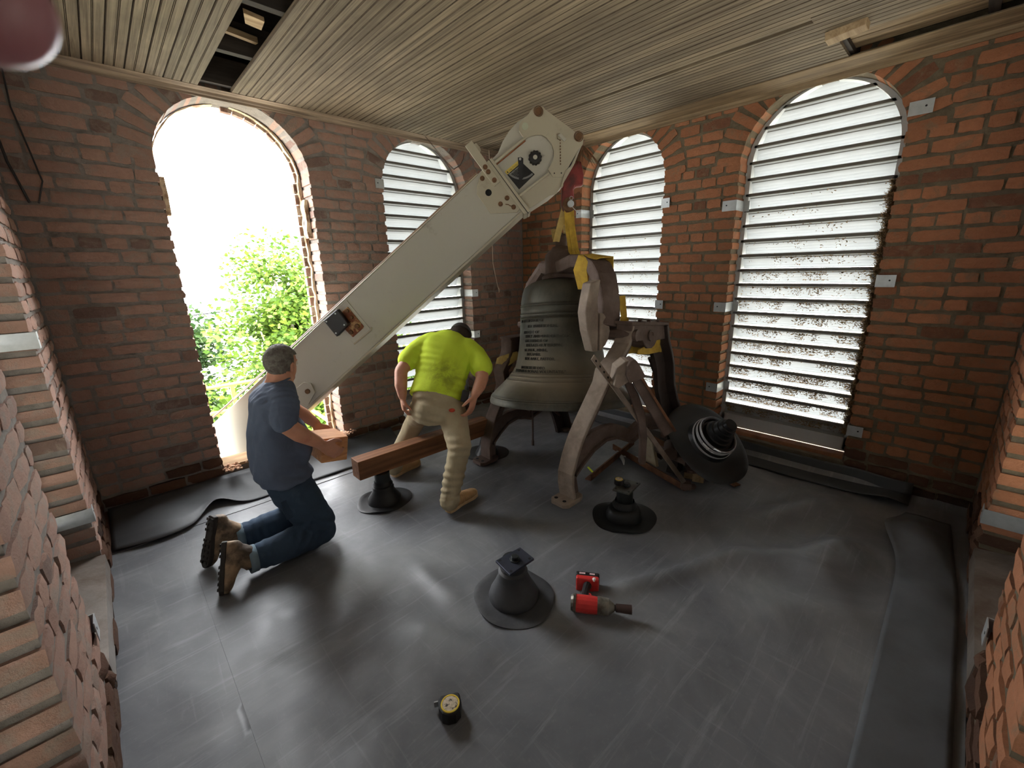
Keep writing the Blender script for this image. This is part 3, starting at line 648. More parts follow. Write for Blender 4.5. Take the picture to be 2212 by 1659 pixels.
for (u, v) in ((.523, .405), (.633, .106)):
    m = MB(); m.cyl(BP(u, v, .008), BP(u, v, .022), .024, seg=18); m.build('pivot_pin', M_RUSTB, bm_)
    m = MB(); m.tube([BP(u + .029 * cos(a), v + .032 * sin(a), .02) for a in [i * pi / 8 for i in range(17)]], .003, 6); m.build('retaining_ring', M_RUSTB, bm_)
m = MB(); m.cyl(BP(.397, .396, .01), BP(.397, .396, .016), .022, seg=20); m.build('cover_disc', simple('grey_green_disc', (168, 172, 150), .5, 0, .05, 8, .05), bm_)
m = MB(); bprism(m, [(.533, .205), (.550, .202), (.557, .148), (.537, .146)], .012, .03); m.build('latch_block', M_BOOM, bm_)
ch = MB()
for i in range(9):
    f = i / 8; ch.ball(BP(.524 - .092 * f, .172 - .118 * f, .016), (.004, .004, .006), 6, 4)
ch.tube([BP(.545, .2, .03), BP(.53, .215, .02), BP(.515, .19, .018), BP(.524, .172, .016)], .002, 5); ch.build('safety_chain', M_RUSTB, bm_)
for u, v in ((.363, .037), (.401, .006)):
    m = MB(); m.cyl(BP(u, v, .01), BP(u, v, .0128), .005, seg=8); m.build('bolt_hole', M_HOLE, bm_)
# black lobed knob
m = MB(); R0 = .045; rr = [[BP(.325 + cos(a) * R0 * (1 + .06 * cos(12 * a)) * s, .202 + sin(a) * R0 * (1 + .06 * cos(12 * a)) * s, w) for a in [2 * pi * i / 72 for i in range(72)]] for s, w in ((1, -.012), (1, .012), (.85, .022), (.4, .024))]
m.rings(rr, True); kb = m.build('hub_knob', M_KNOB, bm_, smooth=True)
m = MB(); m.cyl(BP(.325, .202, .02), BP(.325, .202, .029), .0165, .014, 14); m.build('hub_cap', M_BOOM, kb)
# angle indicator label
M_LBK = simple('label_black', (20, 21, 22), .4, 0, .1, 10, 0); M_LYE = simple('label_yellow', (206, 182, 80), .5, 0, .1, 10, 0); M_LGR = simple('label_grey', (120, 120, 120), .5, 0, .1, 10, 0); M_LWH = simple('label_white', (200, 200, 196), .5, 0, .05, 10, 0)
def text_mb(txt, size, ext=.0004, align='LEFT'):
    c = bpy.data.curves.new('t', 'FONT'); c.body = txt; c.size = size; c.extrude = ext; c.align_x = align; c.resolution_u = 2
    o = bpy.data.objects.new('t', c); COL.objects.link(o); dg = bpy.context.evaluated_depsgraph_get(); me = o.evaluated_get(dg).to_mesh()
    mb = MB(); mb.v = [v.co.copy() for v in me.vertices]; mb.f = [list(p.vertices) for p in me.polygons]; mb.mi = [0] * len(mb.f)
    o.evaluated_get(dg).to_mesh_clear(); bpy.data.objects.remove(o, do_unlink=True); bpy.data.curves.remove(c); return mb
m = MB(); bprism(m, [(.108, .276), (.235, .268), (.258, .125), (.110, .122)], -.012, -.0105); lab = m.build('angle_label', M_LBK, bm_)
m = MB(); bprism(m, [(.108, .277), (.236, .269), (.236, .246), (.109, .251)], -.0105, -.0098); m.build('yellow_band', M_LYE, lab)
m = MB(); bprism(m, [(.116, .257), (.127, .256), (.122, .271)], -.0098, -.0092); m.build('warning_triangle', M_LBK, lab)
def put_text(txt, size, u, v, mat, name, ang=-.06, w=-.0092):
    t = text_mb(txt, size); ca, sa = cos(ang), sin(ang); t.v = [BP(u + p.x * ca - p.y * sa, v + p.x * sa + p.y * ca, w + p.z) for p in t.v]; t.build(name, mat, lab)
put_text('CAUTION', .0165, .133, .2545, M_LBK, 'lettering'); put_text('ANGLE ONLY', .012, .127, .236, M_LWH, 'lettering')
for i, tx in enumerate(('WHEN IN LINE', 'WITH BOOM', 'SECTION', 'READ SCALE')): put_text(tx, .008, .135, .226 - i * .0095, M_LGR, 'lettering')
m = MB(); c0 = (.246, .262)
for i in range(16):
    a0, a1 = [radians(185 + t * 5.4) for t in (i, i + 1)]; r0, r1 = .118, .130
    bprism(m, [(c0[0] + r0 * cos(a0), c0[1] + r0 * sin(a0)), (c0[0] + r0 * cos(a1), c0[1] + r0 * sin(a1)), (c0[0] + r1 * cos(a1), c0[1] + r1 * sin(a1)), (c0[0] + r1 * cos(a0), c0[1] + r1 * sin(a0))], -.0105, -.0096)
m.build('degree_scale', M_LGR, lab)
m = MB(); bprism(m, [(.255, .272), (.236, .284), (.226, .27), (.150, .172), (.156, .158), (.182, .160), (.190, .172), (.262, .255)], -.0095, -.003); pd = m.build('pendulum_arm', M_KNOB, bm_)
m = MB(); m.ball(BP(.243, .266, -.003), .0095, 10, 6); m.build('bolt', M_GALV, pd)
# limit switch and rusty bracket half way down the boom
m = MB(); bprism(m, [(-1.60, .39), (-1.400, .388), (-1.419, .103), (-1.60, .11)], 0, .006); m.build('backing_plate', M_BOOM, bm_, bevel=.002)
m = MB(); bprism(m, [(-1.475, .349), (-1.427, .348), (-1.44, .162), (-1.452, .155), (-1.568, .157), (-1.575, .349)], .006, .016); rbk = m.build('rusty_bracket', simple('rusty_cream_bracket', (170, 135, 95), .8, .1, .4, 30, .5, c2=(110, 60, 36), thr=(.45, .55)), bm_, bevel=.003)
for u, v, r in ((-1.451, .329, .017), (-1.477, .196, .02), (-1.548, .194, .018), (-1.46, .27, .014)):
    m = MB(); m.cyl(BP(u, v, .014), BP(u, v, .032), r, r * .85, 10); m.build('bolt', M_RUSTB, rbk)
m = MB(); bprism(m, [(-1.627, .384), (-1.483, .377), (-1.499, .24), (-1.639, .234)], .016, .07); sw = m.build('limit_switch_box', M_KNOB, bm_, bevel=.006)
for u, v in ((-1.515, .362), (-1.611, .365), (-1.525, .259), (-1.62, .257)):
    m = MB(); m.cyl(BP(u, v, .069), BP(u, v, .073), .006, seg=10); m.build('screw', M_GALV, sw)
m = MB(); m.tube([BP(-1.60, .115, .012), BP(-1.42, .105, .012), BP(-1.40, .12, .012)], .006, 6); m.build('guide_rod', M_BOOM2, bm_)
m = MB(); bprism(m, [(-2.30, .10), (-2.22, .17), (-2.14, .165), (-2.10, .12), (-2.13, .045), (-2.25, .01)], 0, .015); lg = m.build('pin_lug', M_BOOM, bm_, bevel=.003)
m = MB(); m.cyl(BP(-2.167, .09, .014), BP(-2.167, .09, .028), .02, seg=14); m.build('bolt', M_RUSTB, lg)
# ---------------------------------------------------------------- hook, rope, slings
HK = Vector((2.64, 2.14, 2.04))   # eye of the hook
CR = Vector((.7222, -.6912, 0)).normalized(); CF = Vector((.690, .724, 0)).normalized()  # picture right, away
def HP(r, z, f=0): return HK + CR * r + Vector((0, 0, z)) + CF * f
def HF(f0): return frame(HP(0, 0, f0), CR, (0, 0, 1), CR.cross(Vector((0, 0, 1))))
hroot = empty('hoist_hook', tuple(HK)); tag(hroot, 'red hoist link with steel pin hanging from the boom head', 'hook')
sgn = 1 if CR.cross(Vector((0, 0, 1))).dot(CF) > 0 else -1
m = MB(); m.prism([(-.055, .0), (-.045, -.035), (-.02, -.055), (.01, -.055), (.035, -.03), (.042, .0), (.035, .10), (.045, .12), (.10, .125), (.105, .20), (.085, .29), (.03, .30), (-.04, .27), (-.05, .15)], .07 * sgn, HF(-.035)); m.build('hook_body', M_REDP, hroot, bevel=.012)
m = MB(); m.cyl(HP(.008, .002, -.075), HP(.008, .002, .07), .024, seg=16); m.build('steel_pin', M_GALV, hroot)
m = MB(); m.cyl(HP(.0, .0, -.058), HP(.0, .0, -.036), .05, seg=20); m.cyl(HP(.0, .0, .036), HP(.0, .0, .058), .05, seg=20); m.build('shackle_cheek', M_RUSTB, hroot, bevel=.004)
m = MB(); m.tube([HP(.012 + .012 * cos(a), .04 + .012 * sin(a), -.07) for a in [i * pi / 5 for i in range(11)]], .002, 5); m.build('split_ring', M_GALV, hroot); m = MB(); m.tube([HP(.02, -.02, -.07), HP(.05, -.05, -.07), HP(.08, -.055, -.06)], .002, 5); m.build('retaining_wire', M_GALV, hroot)
rp = MB(); rnd = random.Random(5)
rp.tube([HP(.09, .42, -.05), HP(.06, .30, -.02), HP(.02, .28, 0)], [.016, .018, .012], 8)
for i in range(34):
    a = rnd.uniform(-.5, 1.1); l = rnd.uniform(.06, .15); b = HP(.09, .385, -.05); rp.tube([b, b + CR * l * .5 * a - Vector((0, 0, l * .5)), b + CR * (l * a * .9) - Vector((0, 0, l)) + CF * rnd.uniform(-.03, .03)], [.003, .0022, .001], 4)
for i in range(10):
    b = HP(-.05 + .004 * i, .25 + .01 * i, -.04); rp.tube([b, b + Vector((-.03, .03, -.12 - .01 * i))], .0025, 4)
o = rp.build('wire_rope_end', M_RUSTB, recentre=True); tag(o, 'frayed end of steel wire rope at the boom head above the red hook', 'wire rope')
M_SLING = NT('yellow_webbing', .85, 0, .2); _v = M_SLING.coord('Object'); M_SLING.color(M_SLING.mix(M_SLING.ramp(M_SLING.noise(_v, 14, 6, .65), [(.4, 0.0), (.75, .7)]), lin((196, 162, 66)), lin((128, 102, 48)))); M_SLING.bump(M_SLING.noise(M_SLING.coord('Object', (1, 1, .15)), 160, 3), .35, .003); M_SLING = M_SLING.m
M_SLINGP = simple('faded_webbing', (186, 160, 96), .9, 0, .2, 16, .3, c2=(160, 140, 90))
def strap(mb, pts, wid, t=.004, up=(0, 0, 1)):
    """flat band through pts; up = across-width direction(s)"""
    rings = []
    for i, p in enumerate(pts):
        p = Vector(p); a = Vector(pts[max(0, i - 1)]); b = Vector(pts[min(len(pts) - 1, i + 1)]); tg = (b - a).normalized()
        u = Vector(up[i] if isinstance(up, list) else up); u = (u - tg * u.dot(tg)).normalized(); n = tg.cross(u)
        w = wid[i] if isinstance(wid, list) else wid
        rings.append([p - u * w / 2 - n * t, p + u * w * .0 - n * t * 2.2, p + u * w / 2 - n * t, p + u * w / 2 + n * t, p + u * w * .0 + n * t * .2, p - u * w / 2 + n * t])
    mb.rings(rings, True)
# ================================================================ BELL
TLT = radians(10); BZ = Vector((sin(TLT) * .767, sin(TLT) * .641, cos(TLT))); BXv = Vector((-.767, -.641, 0)); BXv = (BXv - BZ * BXv.dot(BZ)).normalized(); BY = BZ.cross(BXv)
BC = Vector((2.57, 2.15, .545)); BM = frame(BC, BXv, BY, BZ)
def bp(r, ang, h): return BM @ Vector((r * cos(ang), r * sin(ang), h))
prof = [(.575, 0), (.577, .012), (.570, .04), (.545, .075), (.512, .11), (.475, .145), (.43, .19), (.395, .235), (.368, .28), (.353, .34), (.340, .41), (.332, .49), (.327, .57), (.324, .64), (.322, .71), (.319, .78), (.314, .83), (.305, .87), (.288, .905), (.255, .935), (.205, .955), (.14, .968), (.08, .975)]
rings_h = [.05, .062, .185, .215, .238, .66, .672, .695, .75, .765]
def prad(h):
    for (r0, h0), (r1, h1) in zip(prof, prof[1:]):
        if h0 <= h <= h1: return r0 + (r1 - r0) * (h - h0) / (h1 - h0)
    return .1
P2 = []
hs = sorted(set([h for _, h in prof] + [rh + d for rh in rings_h for d in (-.006, -.003, 0, .003, .006)]))
for h in hs:
    r = prad(h) + max(0, max(.0052 * (1 - abs(h - rh) / .006) for rh in rings_h)); P2.append((r, h))
inner = [(.08, .945), (.2, .92), (.25, .85), (.27, .6), (.30, .4), (.40, .17), (.52, .03), (.56, .0)]
def bronze():
    k = NT('bronze_patina', .48, .55, .5); v = k.coord('Object'); f = k.noise(v, 2.2, 8, .7, .4); f2 = k.noise(k.coord('Object', (1, 1, .25)), 12, 7, .7)
    c = k.ramp(f, [(.3, lin((56, 56, 50))), (.5, lin((80, 79, 70))), (.72, lin((108, 100, 86)))])
    c = k.mix(k.ramp(f2, [(.5, 0.0), (.8, .5)]), c, lin((112, 114, 102)))
    sx = k.n.new('ShaderNodeSeparateXYZ'); k.link(k.coord('Object'), sx.inputs[0])
    c = k.mix(k.ramp(sx.outputs[2], [(.04, .0), (.16, .55), (.34, .35), (.5, 0.0)]), c, lin((150, 138, 116)))
    k.color(c); k.rough(k.ramp(f2, [(.3, .40), (.7, .62)])); k.bump(k.noise(v, 40, 5, .6), .12, .003); return k.m
M_BRONZE = bronze(); M_IRON = simple('rusty_cast_iron', (98, 82, 73), .78, .2, .28, 9, .35, .004, c2=(74, 54, 44), thr=(.42, .7))
M_IRONL = simple('rusty_cast_iron_pale', (140, 126, 112), .82, .1, .2, 9, .35, .004, c2=(106, 88, 74), thr=(.45, .72)); M_IRON_SHADE = simple('dark_cast_iron_shade', (58, 48, 44), .7, .3, .3, 9, .3); M_IRONR = simple('orange_rust_iron', (122, 84, 58), .85, .2, .3, 14, .45, .004, c2=(84, 54, 38))  # darkest one: shade of the inner rear legs put into the iron colour
bell = empty('church_bell', tuple(BC)); bell.matrix_basis = BM; tag(bell, 'large dark bronze church bell with raised inscription and rusty yoke, slung from the boom', 'bell')
def bm_local(mb): mb.v = [BM @ v for v in mb.v]; return mb
def build_in_bell(mb, name, mat, parent, **kw):   # mesh kept in the bell's own coordinates so its patina follows it
    o = mb.build(name, mat, None, **kw); o.parent = parent; return o
m = MB(); m.lathe(P2, seg=96); m.lathe(inner, seg=64); m.lathe([(.56, 0), (.575, 0)], seg=96)
body = build_in_bell(m, 'bell_body', M_BRONZE, bell, smooth=True, angle=45)
lines = [('TO THE HONOR OF', .630, 8), ('THE PARISHIONERS,', .588, 27), ('THE GIFT OF', .543, 1), ('HOLY AND ONE CATHOLIC', .512, 43), ('THE FRIENDS OF', .478, 14), ('THE LATE GUTTERSON,', .445, 33), ('ST. PAUL, MINN.,', .408, 14), ('IN LAMBS.', .376, 5), ('REV. BART, PASTOR.', .343, 24), ('IN EXCELSIS DEO.', .276, 13), ('HOMINIBUS BONAE VOLUNTATIS."', .250, 36)]
M_LET = simple('bronze_lettering_dark', (56, 55, 48), .5, .5, .1, 20, .1)
for txt, h, endang in lines:
    t = text_mb(txt, .030, .0035, 'RIGHT'); ea = radians(endang - 30); q = []
    for v in t.v:
        hh = h + v.y; rr = prad(hh); q.append(Vector(((rr + .001 + v.z) * cos(ea + v.x / rr), (rr + .001 + v.z) * sin(ea + v.x / rr), hh)))
    t.v = q; o = build_in_bell(t, 'inscription', M_LET, body); o['kind'] = 'stuff'
# ---------------------------------------------------------------- yoke above the bell
yk = bell
m = MB(); m.lathe([(.135, .965), (.150, .972), (.152, .995), (.128, 1.015), (.124, 1.09), (.130, 1.13), (.125, 1.165), (.10, 1.195), (.085, 1.20), (.07, 1.225), (.045, 1.235), (.043, 1.30), (.030, 1.315), (.001, 1.318)], BM, 40); m.build('yoke_cap', M_IRON, yk, smooth=True)
m = MB(); m.cyl(bp(.02, 1.8, 1.30), bp(.02, 1.8, 1.335), .016, seg=10); m.tube([bp(.03, 2.2, 1.31), bp(.0, 0, 1.345), bp(.03, -1.0, 1.31)], .007, 8); m.build('crown_bolt', M_IRON, yk)
# arm: a thick beam leaving the cap on the right, curving down past the bell's shoulder to the trunnion hub
ap = [(2.62, 2.16, 1.60), (2.59, 2.0, 1.645), (2.57, 1.88, 1.635), (2.545, 1.79, 1.595), (2.525, 1.735, 1.53), (2.51, 1.705, 1.45), (2.50, 1.69, 1.36), (2.49, 1.68, 1.27), (2.47, 1.67, 1.2)]
m = MB(); rings = []
for i, p in enumerate(ap):
    p = Vector(p); a = Vector(ap[max(0, i - 1)]); b = Vector(ap[min(len(ap) - 1, i + 1)]); t = (b - a).normalized(); u = Vector((.9, -.15, .0)); u = (u - t * u.dot(t)).normalized(); n = t.cross(u)
    w = .085; d = .045 + .01 * (i > 5)
    rings.append([p + u * w * x + n * d * y for x, y in ((-1, -1), (1, -1), (1, 1), (-1, 1))])
m.rings(rings, True); m.build('yoke_arm', M_IRON, yk, bevel=.012)
def PX(poly, y, t, mb): mb.prism(poly, -t, frame((0, y, 0), (1, 0, 0), (0, 0, 1), (0, -1, 0))); return mb
m = MB(); PX([(2.257, 1.50), (2.226, 1.398), (2.209, 1.318), (2.233, 1.201), (2.294, 1.055), (2.352, 1.05), (2.345, 1.307), (2.335, 1.40), (2.36, 1.52)], 1.64, .07, m); m.build('yoke_cheek', M_IRONL, yk, bevel=.008)
m = MB(); PX([(2.362, 1.305), (2.40, 1.298), (2.435, 1.27), (2.466, 1.224), (2.481, 1.172), (2.462, 1.117), (2.426, 1.077), (2.38, 1.052), (2.366, 1.05)], 1.635, .11, m); m.build('trunnion_hub', M_IRONL, yk, bevel=.008)
# far arm, mirrored, mostly behind the bell
m = MB(); m.tube([(2.72, 2.25, 1.58), (2.76, 2.5, 1.6), (2.78, 2.66, 1.45), (2.78, 2.70, 1.1)], [.06, .06, .06, .055], 8, flat=.8); m.build('yoke_arm', M_IRON, yk)
m = MB(); m.cyl((2.50, 1.70, 1.15), (2.54, 1.46, 1.15), .04, seg=16); m.build('trunnion', M_IRON, yk); m = MB(); m.cyl((2.78, 2.66, 1.12), (2.76, 2.80, 1.10), .03, seg=16); m.build('trunnion', M_IRON, yk)
# bell wheel behind
wc = Vector((3.02, 2.75, 1.29)); m = MB(); m.tube([wc + Vector((.25 * cos(a), 0, .25 * sin(a))) for a in [2 * pi * i / 48 for i in range(49)]], .018, 8, cap=False); wh = m.build('wheel_rim', M_IRONL, bell)
m = MB(); m.tube([wc + Vector((.235 * cos(a), .0, .235 * sin(a))) for a in [2 * pi * i / 48 for i in range(49)]], .014, 6, cap=False); m.build('inner_rim', M_GALV, wh)
for i in range(8):
    a = i * pi / 4 + .3; m = MB(); m.cyl(wc, wc + Vector((.235 * cos(a), 0, .235 * sin(a))), .012, seg=8); m.build('spoke', M_IRON, wh)
# ---------------------------------------------------------------- slings
def one(mb, name, label, mat, cat='sling', group=None): o = mb.build(name, mat, recentre=True, smooth=True, angle=60); return tag(o, label, cat, group)
m = MB(); strap(m, [HP(-.02, .03, -.02), HP(-.05, -.1), HP(-.09, -.25), bp(.06, -1.9, 1.37), bp(.06, -2.0, 1.30)], [.04, .045, .05, .045, .03], up=tuple(CR)); strap(m, [HP(-.0, -.03, .02), HP(-.03, -.13, .02), bp(.03, 1.7, 1.33)], .02, .003, up=tuple(CR)); one(m, 'lifting_sling', 'thin yellow sling from the hook to the bolt on top of the bell', M_SLINGP)
m = MB()
for k in range(3):
    f = k * .012; strap(m, [HP(-.01 + f, -.03, -.03 + f), HP(.0 + f, -.16, -.03), HP(.03 + f, -.32, -.01), bp(.15 + f * .3, .95, 1.12), bp(.145 + f, 1.05, 1.02)], [.05, .05, .055, .06, .055], .003, up=[tuple(CR), tuple(CR * .9 + CF * .3 * (k - 1)), tuple(CR + CF * .3 * (k - 1)), tuple(CR), tuple(CR)])
one(m, 'lifting_sling', 'broad folded yellow sling hanging straight from the hook beside the bell cap', M_SLING)
m = MB(); strap(m, [(2.50, 1.88, 1.45), (2.46, 1.885, 1.58), (2.475, 1.87, 1.655), (2.57, 1.83, 1.672), (2.66, 1.80, 1.655), (2.68, 1.80, 1.5)], [.09, .10, .10, .11, .10, .08], .005, up=[(.2, -.9, -.2)] * 6); one(m, 'lifting_sling', 'yellow strap wrapped over the shoulder of the rusty yoke', M_SLING)
m = MB()
for k in range(3):
    strap(m, [(2.60 + .015 * k, 1.64, 1.40), (2.56 + .01 * k, 1.59, 1.27), (2.50 + .03 * k, 1.57, 1.16), (2.54 + .02 * k, 1.575, 1.05 + .02 * k), (2.60, 1.58, 1.14), (2.62, 1.60, 1.25)], .03, .004, up=(.7, -.7, .2))
one(m, 'lifting_sling', 'drooping yellow loop of webbing between the yoke and the near stand top', M_SLING)
m = MB(); strap(m, [(2.60, 1.49, 1.025), (2.72, 1.475, 1.03), (2.86, 1.47, 1.045), (2.93, 1.49, 1.04), (2.93, 1.58, 1.03), (2.75, 1.62, 1.02), (2.60, 1.60, 1.02)], [.03, .07, .11, .13, .12, .08, .05], .005, up=[(0, 0, 1)] * 3 + [(-.15, 0, 1)] * 2 + [(0, 0, 1)] * 2); one(m, 'lifting_sling', 'yellow strap tied round the near bell stand under its bearing', M_SLING)
m = MB(); strap(m, [(2.46, 2.52, .90), (2.38, 2.55, .87), (2.345, 2.60, .84), (2.34, 2.66, .82), (2.44, 2.68, .84), (2.50, 2.62, .88)], [.06, .09, .11, .1, .08, .06], .005, up=(.25, 0, 1)); one(m, 'lifting_sling', 'pale yellow strap twisted round the far bell stand at the left of the bell', M_SLINGP)
# ---------------------------------------------------------------- stands
def stand(name, label, front, rear, top, brace, plane, lean, mat_f, mat_w):
    """front/rear: outer-edge points (x,z) from foot to head; plane(x)-> y"""
    root = empty(name, (front[0][0], plane(front[0][0], front[0][1]), front[0][1])); tag(root, label, 'bell stand')
    def PT(x, z, o=0): return Vector((x, plane(x, z) + o, z))
    def leg(pts, side, ln):
        mf = MB(); mw = MB(); fr = []; wr = []
        for i, (x, z) in enumerate(pts):
            a = pts[max(0, i - 1)]; b = pts[min(len(pts) - 1, i + 1)]; t = Vector((b[0] - a[0], 0, b[1] - a[1])).normalized(); n = Vector((t.z, 0, -t.x)) * side
            wd = .062; P = PT(x, z); wx = 1.35 if side < 0 else 1.0; wd *= wx
            fr.append([P + Vector((0, -wd, 0)), P + Vector((0, wd, 0)), P + n * .026 + Vector((0, wd, 0)), P + n * .026 + Vector((0, -wd, 0))])
            wr.append([P + n * .02 + Vector((0, -.016, 0)), P + n * .02 + Vector((0, .016, 0)), P + n * .105 * wx + Vector((0, .016, 0)), P + n * .105 * wx + Vector((0, -.016, 0))])
        mf.rings(fr, True); l = mf.build('leg', mat_f if side > 0 else M_IRON_SHADE, root, bevel=.006); mw.rings(wr, True); mw.build('web', mat_w if side > 0 else M_IRON_SHADE, l)
        x, z = pts[0]; f = MB(); fo = [(-.10, -.05), (-.07, -.075), (.06, -.075), (.10, -.055), (.11, 0), (.10, .055), (.06, .075), (-.07, .075), (-.10, .05)]
        f.prism([(p[0] * -side if side < 0 else p[0], p[1]) for p in fo], .032, frame(PT(x, z - .016) + Vector((-.0 * side, 0, 0)), (1, 0, 0), (0, 1, 0), (0, 0, 1))); ft = f.build('foot', mat_f, root, bevel=.008)
        for dy in (-.035, .035):
            h = MB(); c = PT(x - side * .06, z + .0162) + Vector((0, dy, 0)); h.cyl(c, c + Vector((0, 0, .001)), .013, seg=12); h.build('bolt_hole', M_HOLE, ft)
    leg(front, 1, 0); leg(rear, -1, 0)
    m = MB(); rs = []
    for (x, z, hgt) in brace:
        rs.append([PT(x, z - hgt / 2, -.02), PT(x, z - hgt / 2, .02), PT(x, z + hgt / 2, .02), PT(x, z + hgt / 2, -.02)])
    m.rings(rs, True); br = m.build('arch_brace', mat_w, root, bevel=.004)
    m = MB(); rs = [[PT(x, z - hgt / 2 - .008, -.04), PT(x, z - hgt / 2 - .008, .04), PT(x, z - hgt / 2 + .012, .04), PT(x, z - hgt / 2 + .012, -.04)] for x, z, hgt in brace]; m.rings(rs, True); m.build('brace_flange', mat_w, br)
    (xa, za), (xb, zb) = top; y0 = plane((xa + xb) / 2, za)
    def TF(d): return frame((xa, plane(xa, za) - .06 + d, za), Vector((xb - xa, plane(xb, zb) - plane(xa, za), zb - za)).normalized(), (0, 0, 1), (0, -1, 0))
    L = hypot(xb - xa, zb - za)
    m = MB(); m.prism([(0, 0), (L, 0), (L, -.10), (L * .72, -.11), (L * .66, -.145), (L * .58, -.165), (L * .45, -.165), (L * .36, -.14), (L * .3, -.11), (0, -.11)], -.12, TF(0)); bx = m.build('bearing_box', mat_w, root, bevel=.006)
    m = MB(); m.prism([(-.01, -.002), (L + .01, -.002), (L + .01, .018), (-.01, .018)], -.135, TF(-.007)); m.build('bearing_cap', mat_w, bx, bevel=.003)
    for f in (.35, .6, .85):
        m = MB(); c = TF(.04) @ Vector((L * f, .018, 0)); m.cyl(c, c + Vector((0, 0, .016)), .014, seg=6); m.build('bolt', M_IRON, bx)
    m = MB(); c = TF(-.004) @ Vector((L * .52, -.075, 0)); m.tube([c + Vector((.032 * cos(a), 0, .032 * sin(a))) for a in [i * pi / 5 for i in range(8)]], .008, 6); m.build('bearing_hook', M_IRON, bx)
    return root
plR = lambda x, z: 1.60 - .114 * (x - 1.98)
stand('bell_stand', 'near cast-iron bell stand with pale rusty front leg lifted off the floor', [(1.985, .115), (1.965, .22), (1.965, .31), (2.0, .42), (2.045, .52), (2.10, .61), (2.195, .745), (2.275, .86), (2.30, .945), (2.40, 1.015), (2.48, 1.10), (2.51, 1.22)],
      [(3.33, .03), (3.30, .12), (3.26, .25), (3.19, .42), (3.08, .60), (3.02, .74), (2.99, .90), (2.96, .98), (2.91, 1.08), (2.88, 1.19)], ((2.50, 1.225), (2.90, 1.185)),
      [(2.03, .34, .12), (2.10, .42, .16), (2.20, .475, .13), (2.32, .50, .10), (2.42, .49, .10), (2.52, .45, .10), (2.60, .40, .09), (2.68, .43, .10), (2.80, .46, .10), (2.95, .44, .11), (3.08, .39, .13), (3.2, .30, .16)], plR, 0, M_IRONL, M_IRON)
plL = lambda x, z: 2.60
stand('bell_stand', 'far dark bell stand standing on a rubber pad left of the bell', [(2.12, .03), (2.12, .15), (2.15, .28), (2.20, .40), (2.27, .52), (2.32, .64), (2.30, .78), (2.36, .86), (2.395, .93), (2.40, 1.02)],
      [(3.20, .02), (3.17, .12), (3.12, .25), (3.04, .40), (2.98, .52), (2.94, .64), (2.96, .78), (2.92, .86), (2.88, .93), (2.87, 1.02)], ((2.40, 1.03), (2.86, 1.02)),
      [(2.19, .22, .12), (2.27, .30, .14), (2.37, .345, .10), (2.48, .355, .08), (2.58, .33, .08), (2.65, .30, .07), (2.72, .33, .08), (2.83, .35, .08), (2.95, .33, .10), (3.06, .26, .14)], plL, 0, M_IRON, M_IRON)

_st = bpy.data.objects['bell_stand']
m = MB(); m.tube([(3.03, 1.62, .90), (3.10, 1.62, .80), (3.22, 1.60, .60), (3.30, 1.58, .45)], .014, 6, flat=1.8); m.build('curved_brace', M_IRON_SHADE, _st)
# ================================================================ PIERS WITH RUBBER BOOTS
M_RUBB = simple('black_rubber', (24, 25, 26), .42, 0, .25, 9, .12, .003, spec=.35); M_RUBD = simple('dusty_black_rubber', (52, 53, 56), .55, 0, .4, 6, .2, .003, c2=(84, 84, 84), thr=(.5, .7))
M_PIPE = simple('black_pipe_paint', (38, 42, 42), .35, .3, .15, 8, .05); M_PLATE = simple('grey_steel_plate', (98, 100, 94), .5, .5, .2, 8, .15, c2=(70, 66, 58)); M_PLATEB = simple('blue_black_steel_plate', (58, 62, 74), .42, .6, .2, 8, .15)
def skirt(mb, cx, cy, r, seed, amp=.012, z0=.004):
    n = 56; rs = []
    for rr, base in ((.3, .012), (.6, .008), (.85, .006), (.97, .006), (1.0, .004), (1.0, .001)):
        rs.append([Vector((cx + cos(a) * r * rr * (1 + .04 * sin(2 * a + seed) + .02 * sin(5 * a + seed * 2)), cy + sin(a) * r * rr * (1 + .04 * sin(2 * a + seed) + .02 * sin(5 * a + seed * 2)), z0 + base + max(0, amp * rr ** 3 * (sin(3 * a + seed) * .6 + .5)))) for a in [2 * pi * i / n for i in range(n)]])
    mb.rings(rs, True)
def pier(x, y, label, r_sk, boot_prof, pipe_r, pipe_top, plate=None, mat_b=M_RUBB, seed=1, plate_mat=M_PLATE, n8=20):
    root = empty('pier_post', (x, y, floor_z(x, y))); tag(root, label, 'post'); zf = floor_z(x, y)
    m = MB(); skirt(m, x, y, r_sk, seed, z0=zf); m.build('rubber_skirt', mat_b, root, smooth=True, angle=50)
    m = MB(); m.lathe(boot_prof, Matrix.Translation((x, y, zf)), 36); m.build('rubber_boot', mat_b, root, smooth=True, angle=50)
    m = MB(); m.cyl((x, y, zf + .05), (x, y, pipe_top), pipe_r, seg=n8); m.build('pipe', M_PIPE, root, smooth=True, angle=50)
    if plate:
        m = MB(); P = [Vector(p) for p in plate]; m.hexa([p - Vector((0, 0, .012)) for p in P] + P); pl = m.build('top_plate', plate_mat, root, bevel=.002)
        c = sum(P, Vector()) / 4
        for p in P:
            q = p.lerp(c, .24); m = MB(); m.cyl(q, q + Vector((0, 0, .0006)), .007, seg=10); m.build('bolt_hole', M_HOLE, pl)
        m = MB(); m.cyl(c, c + Vector((0, 0, .022)), .019, seg=10); m.cyl(c, c + Vector((0, 0, .006)), .026, seg=12); m.build('bolt', M_PIPE, pl, bevel=.002)
    return root
bootA = [(.118, .004), (.115, .03), (.085, .075), (.073, .10), (.075, .115), (.066, .125), (.070, .14), (.061, .15), (.059, .165)]
pier(1.21, 2.66, 'rubber-booted black post carrying the near end of the timber beam', .185, bootA, .055, .226, seed=2)
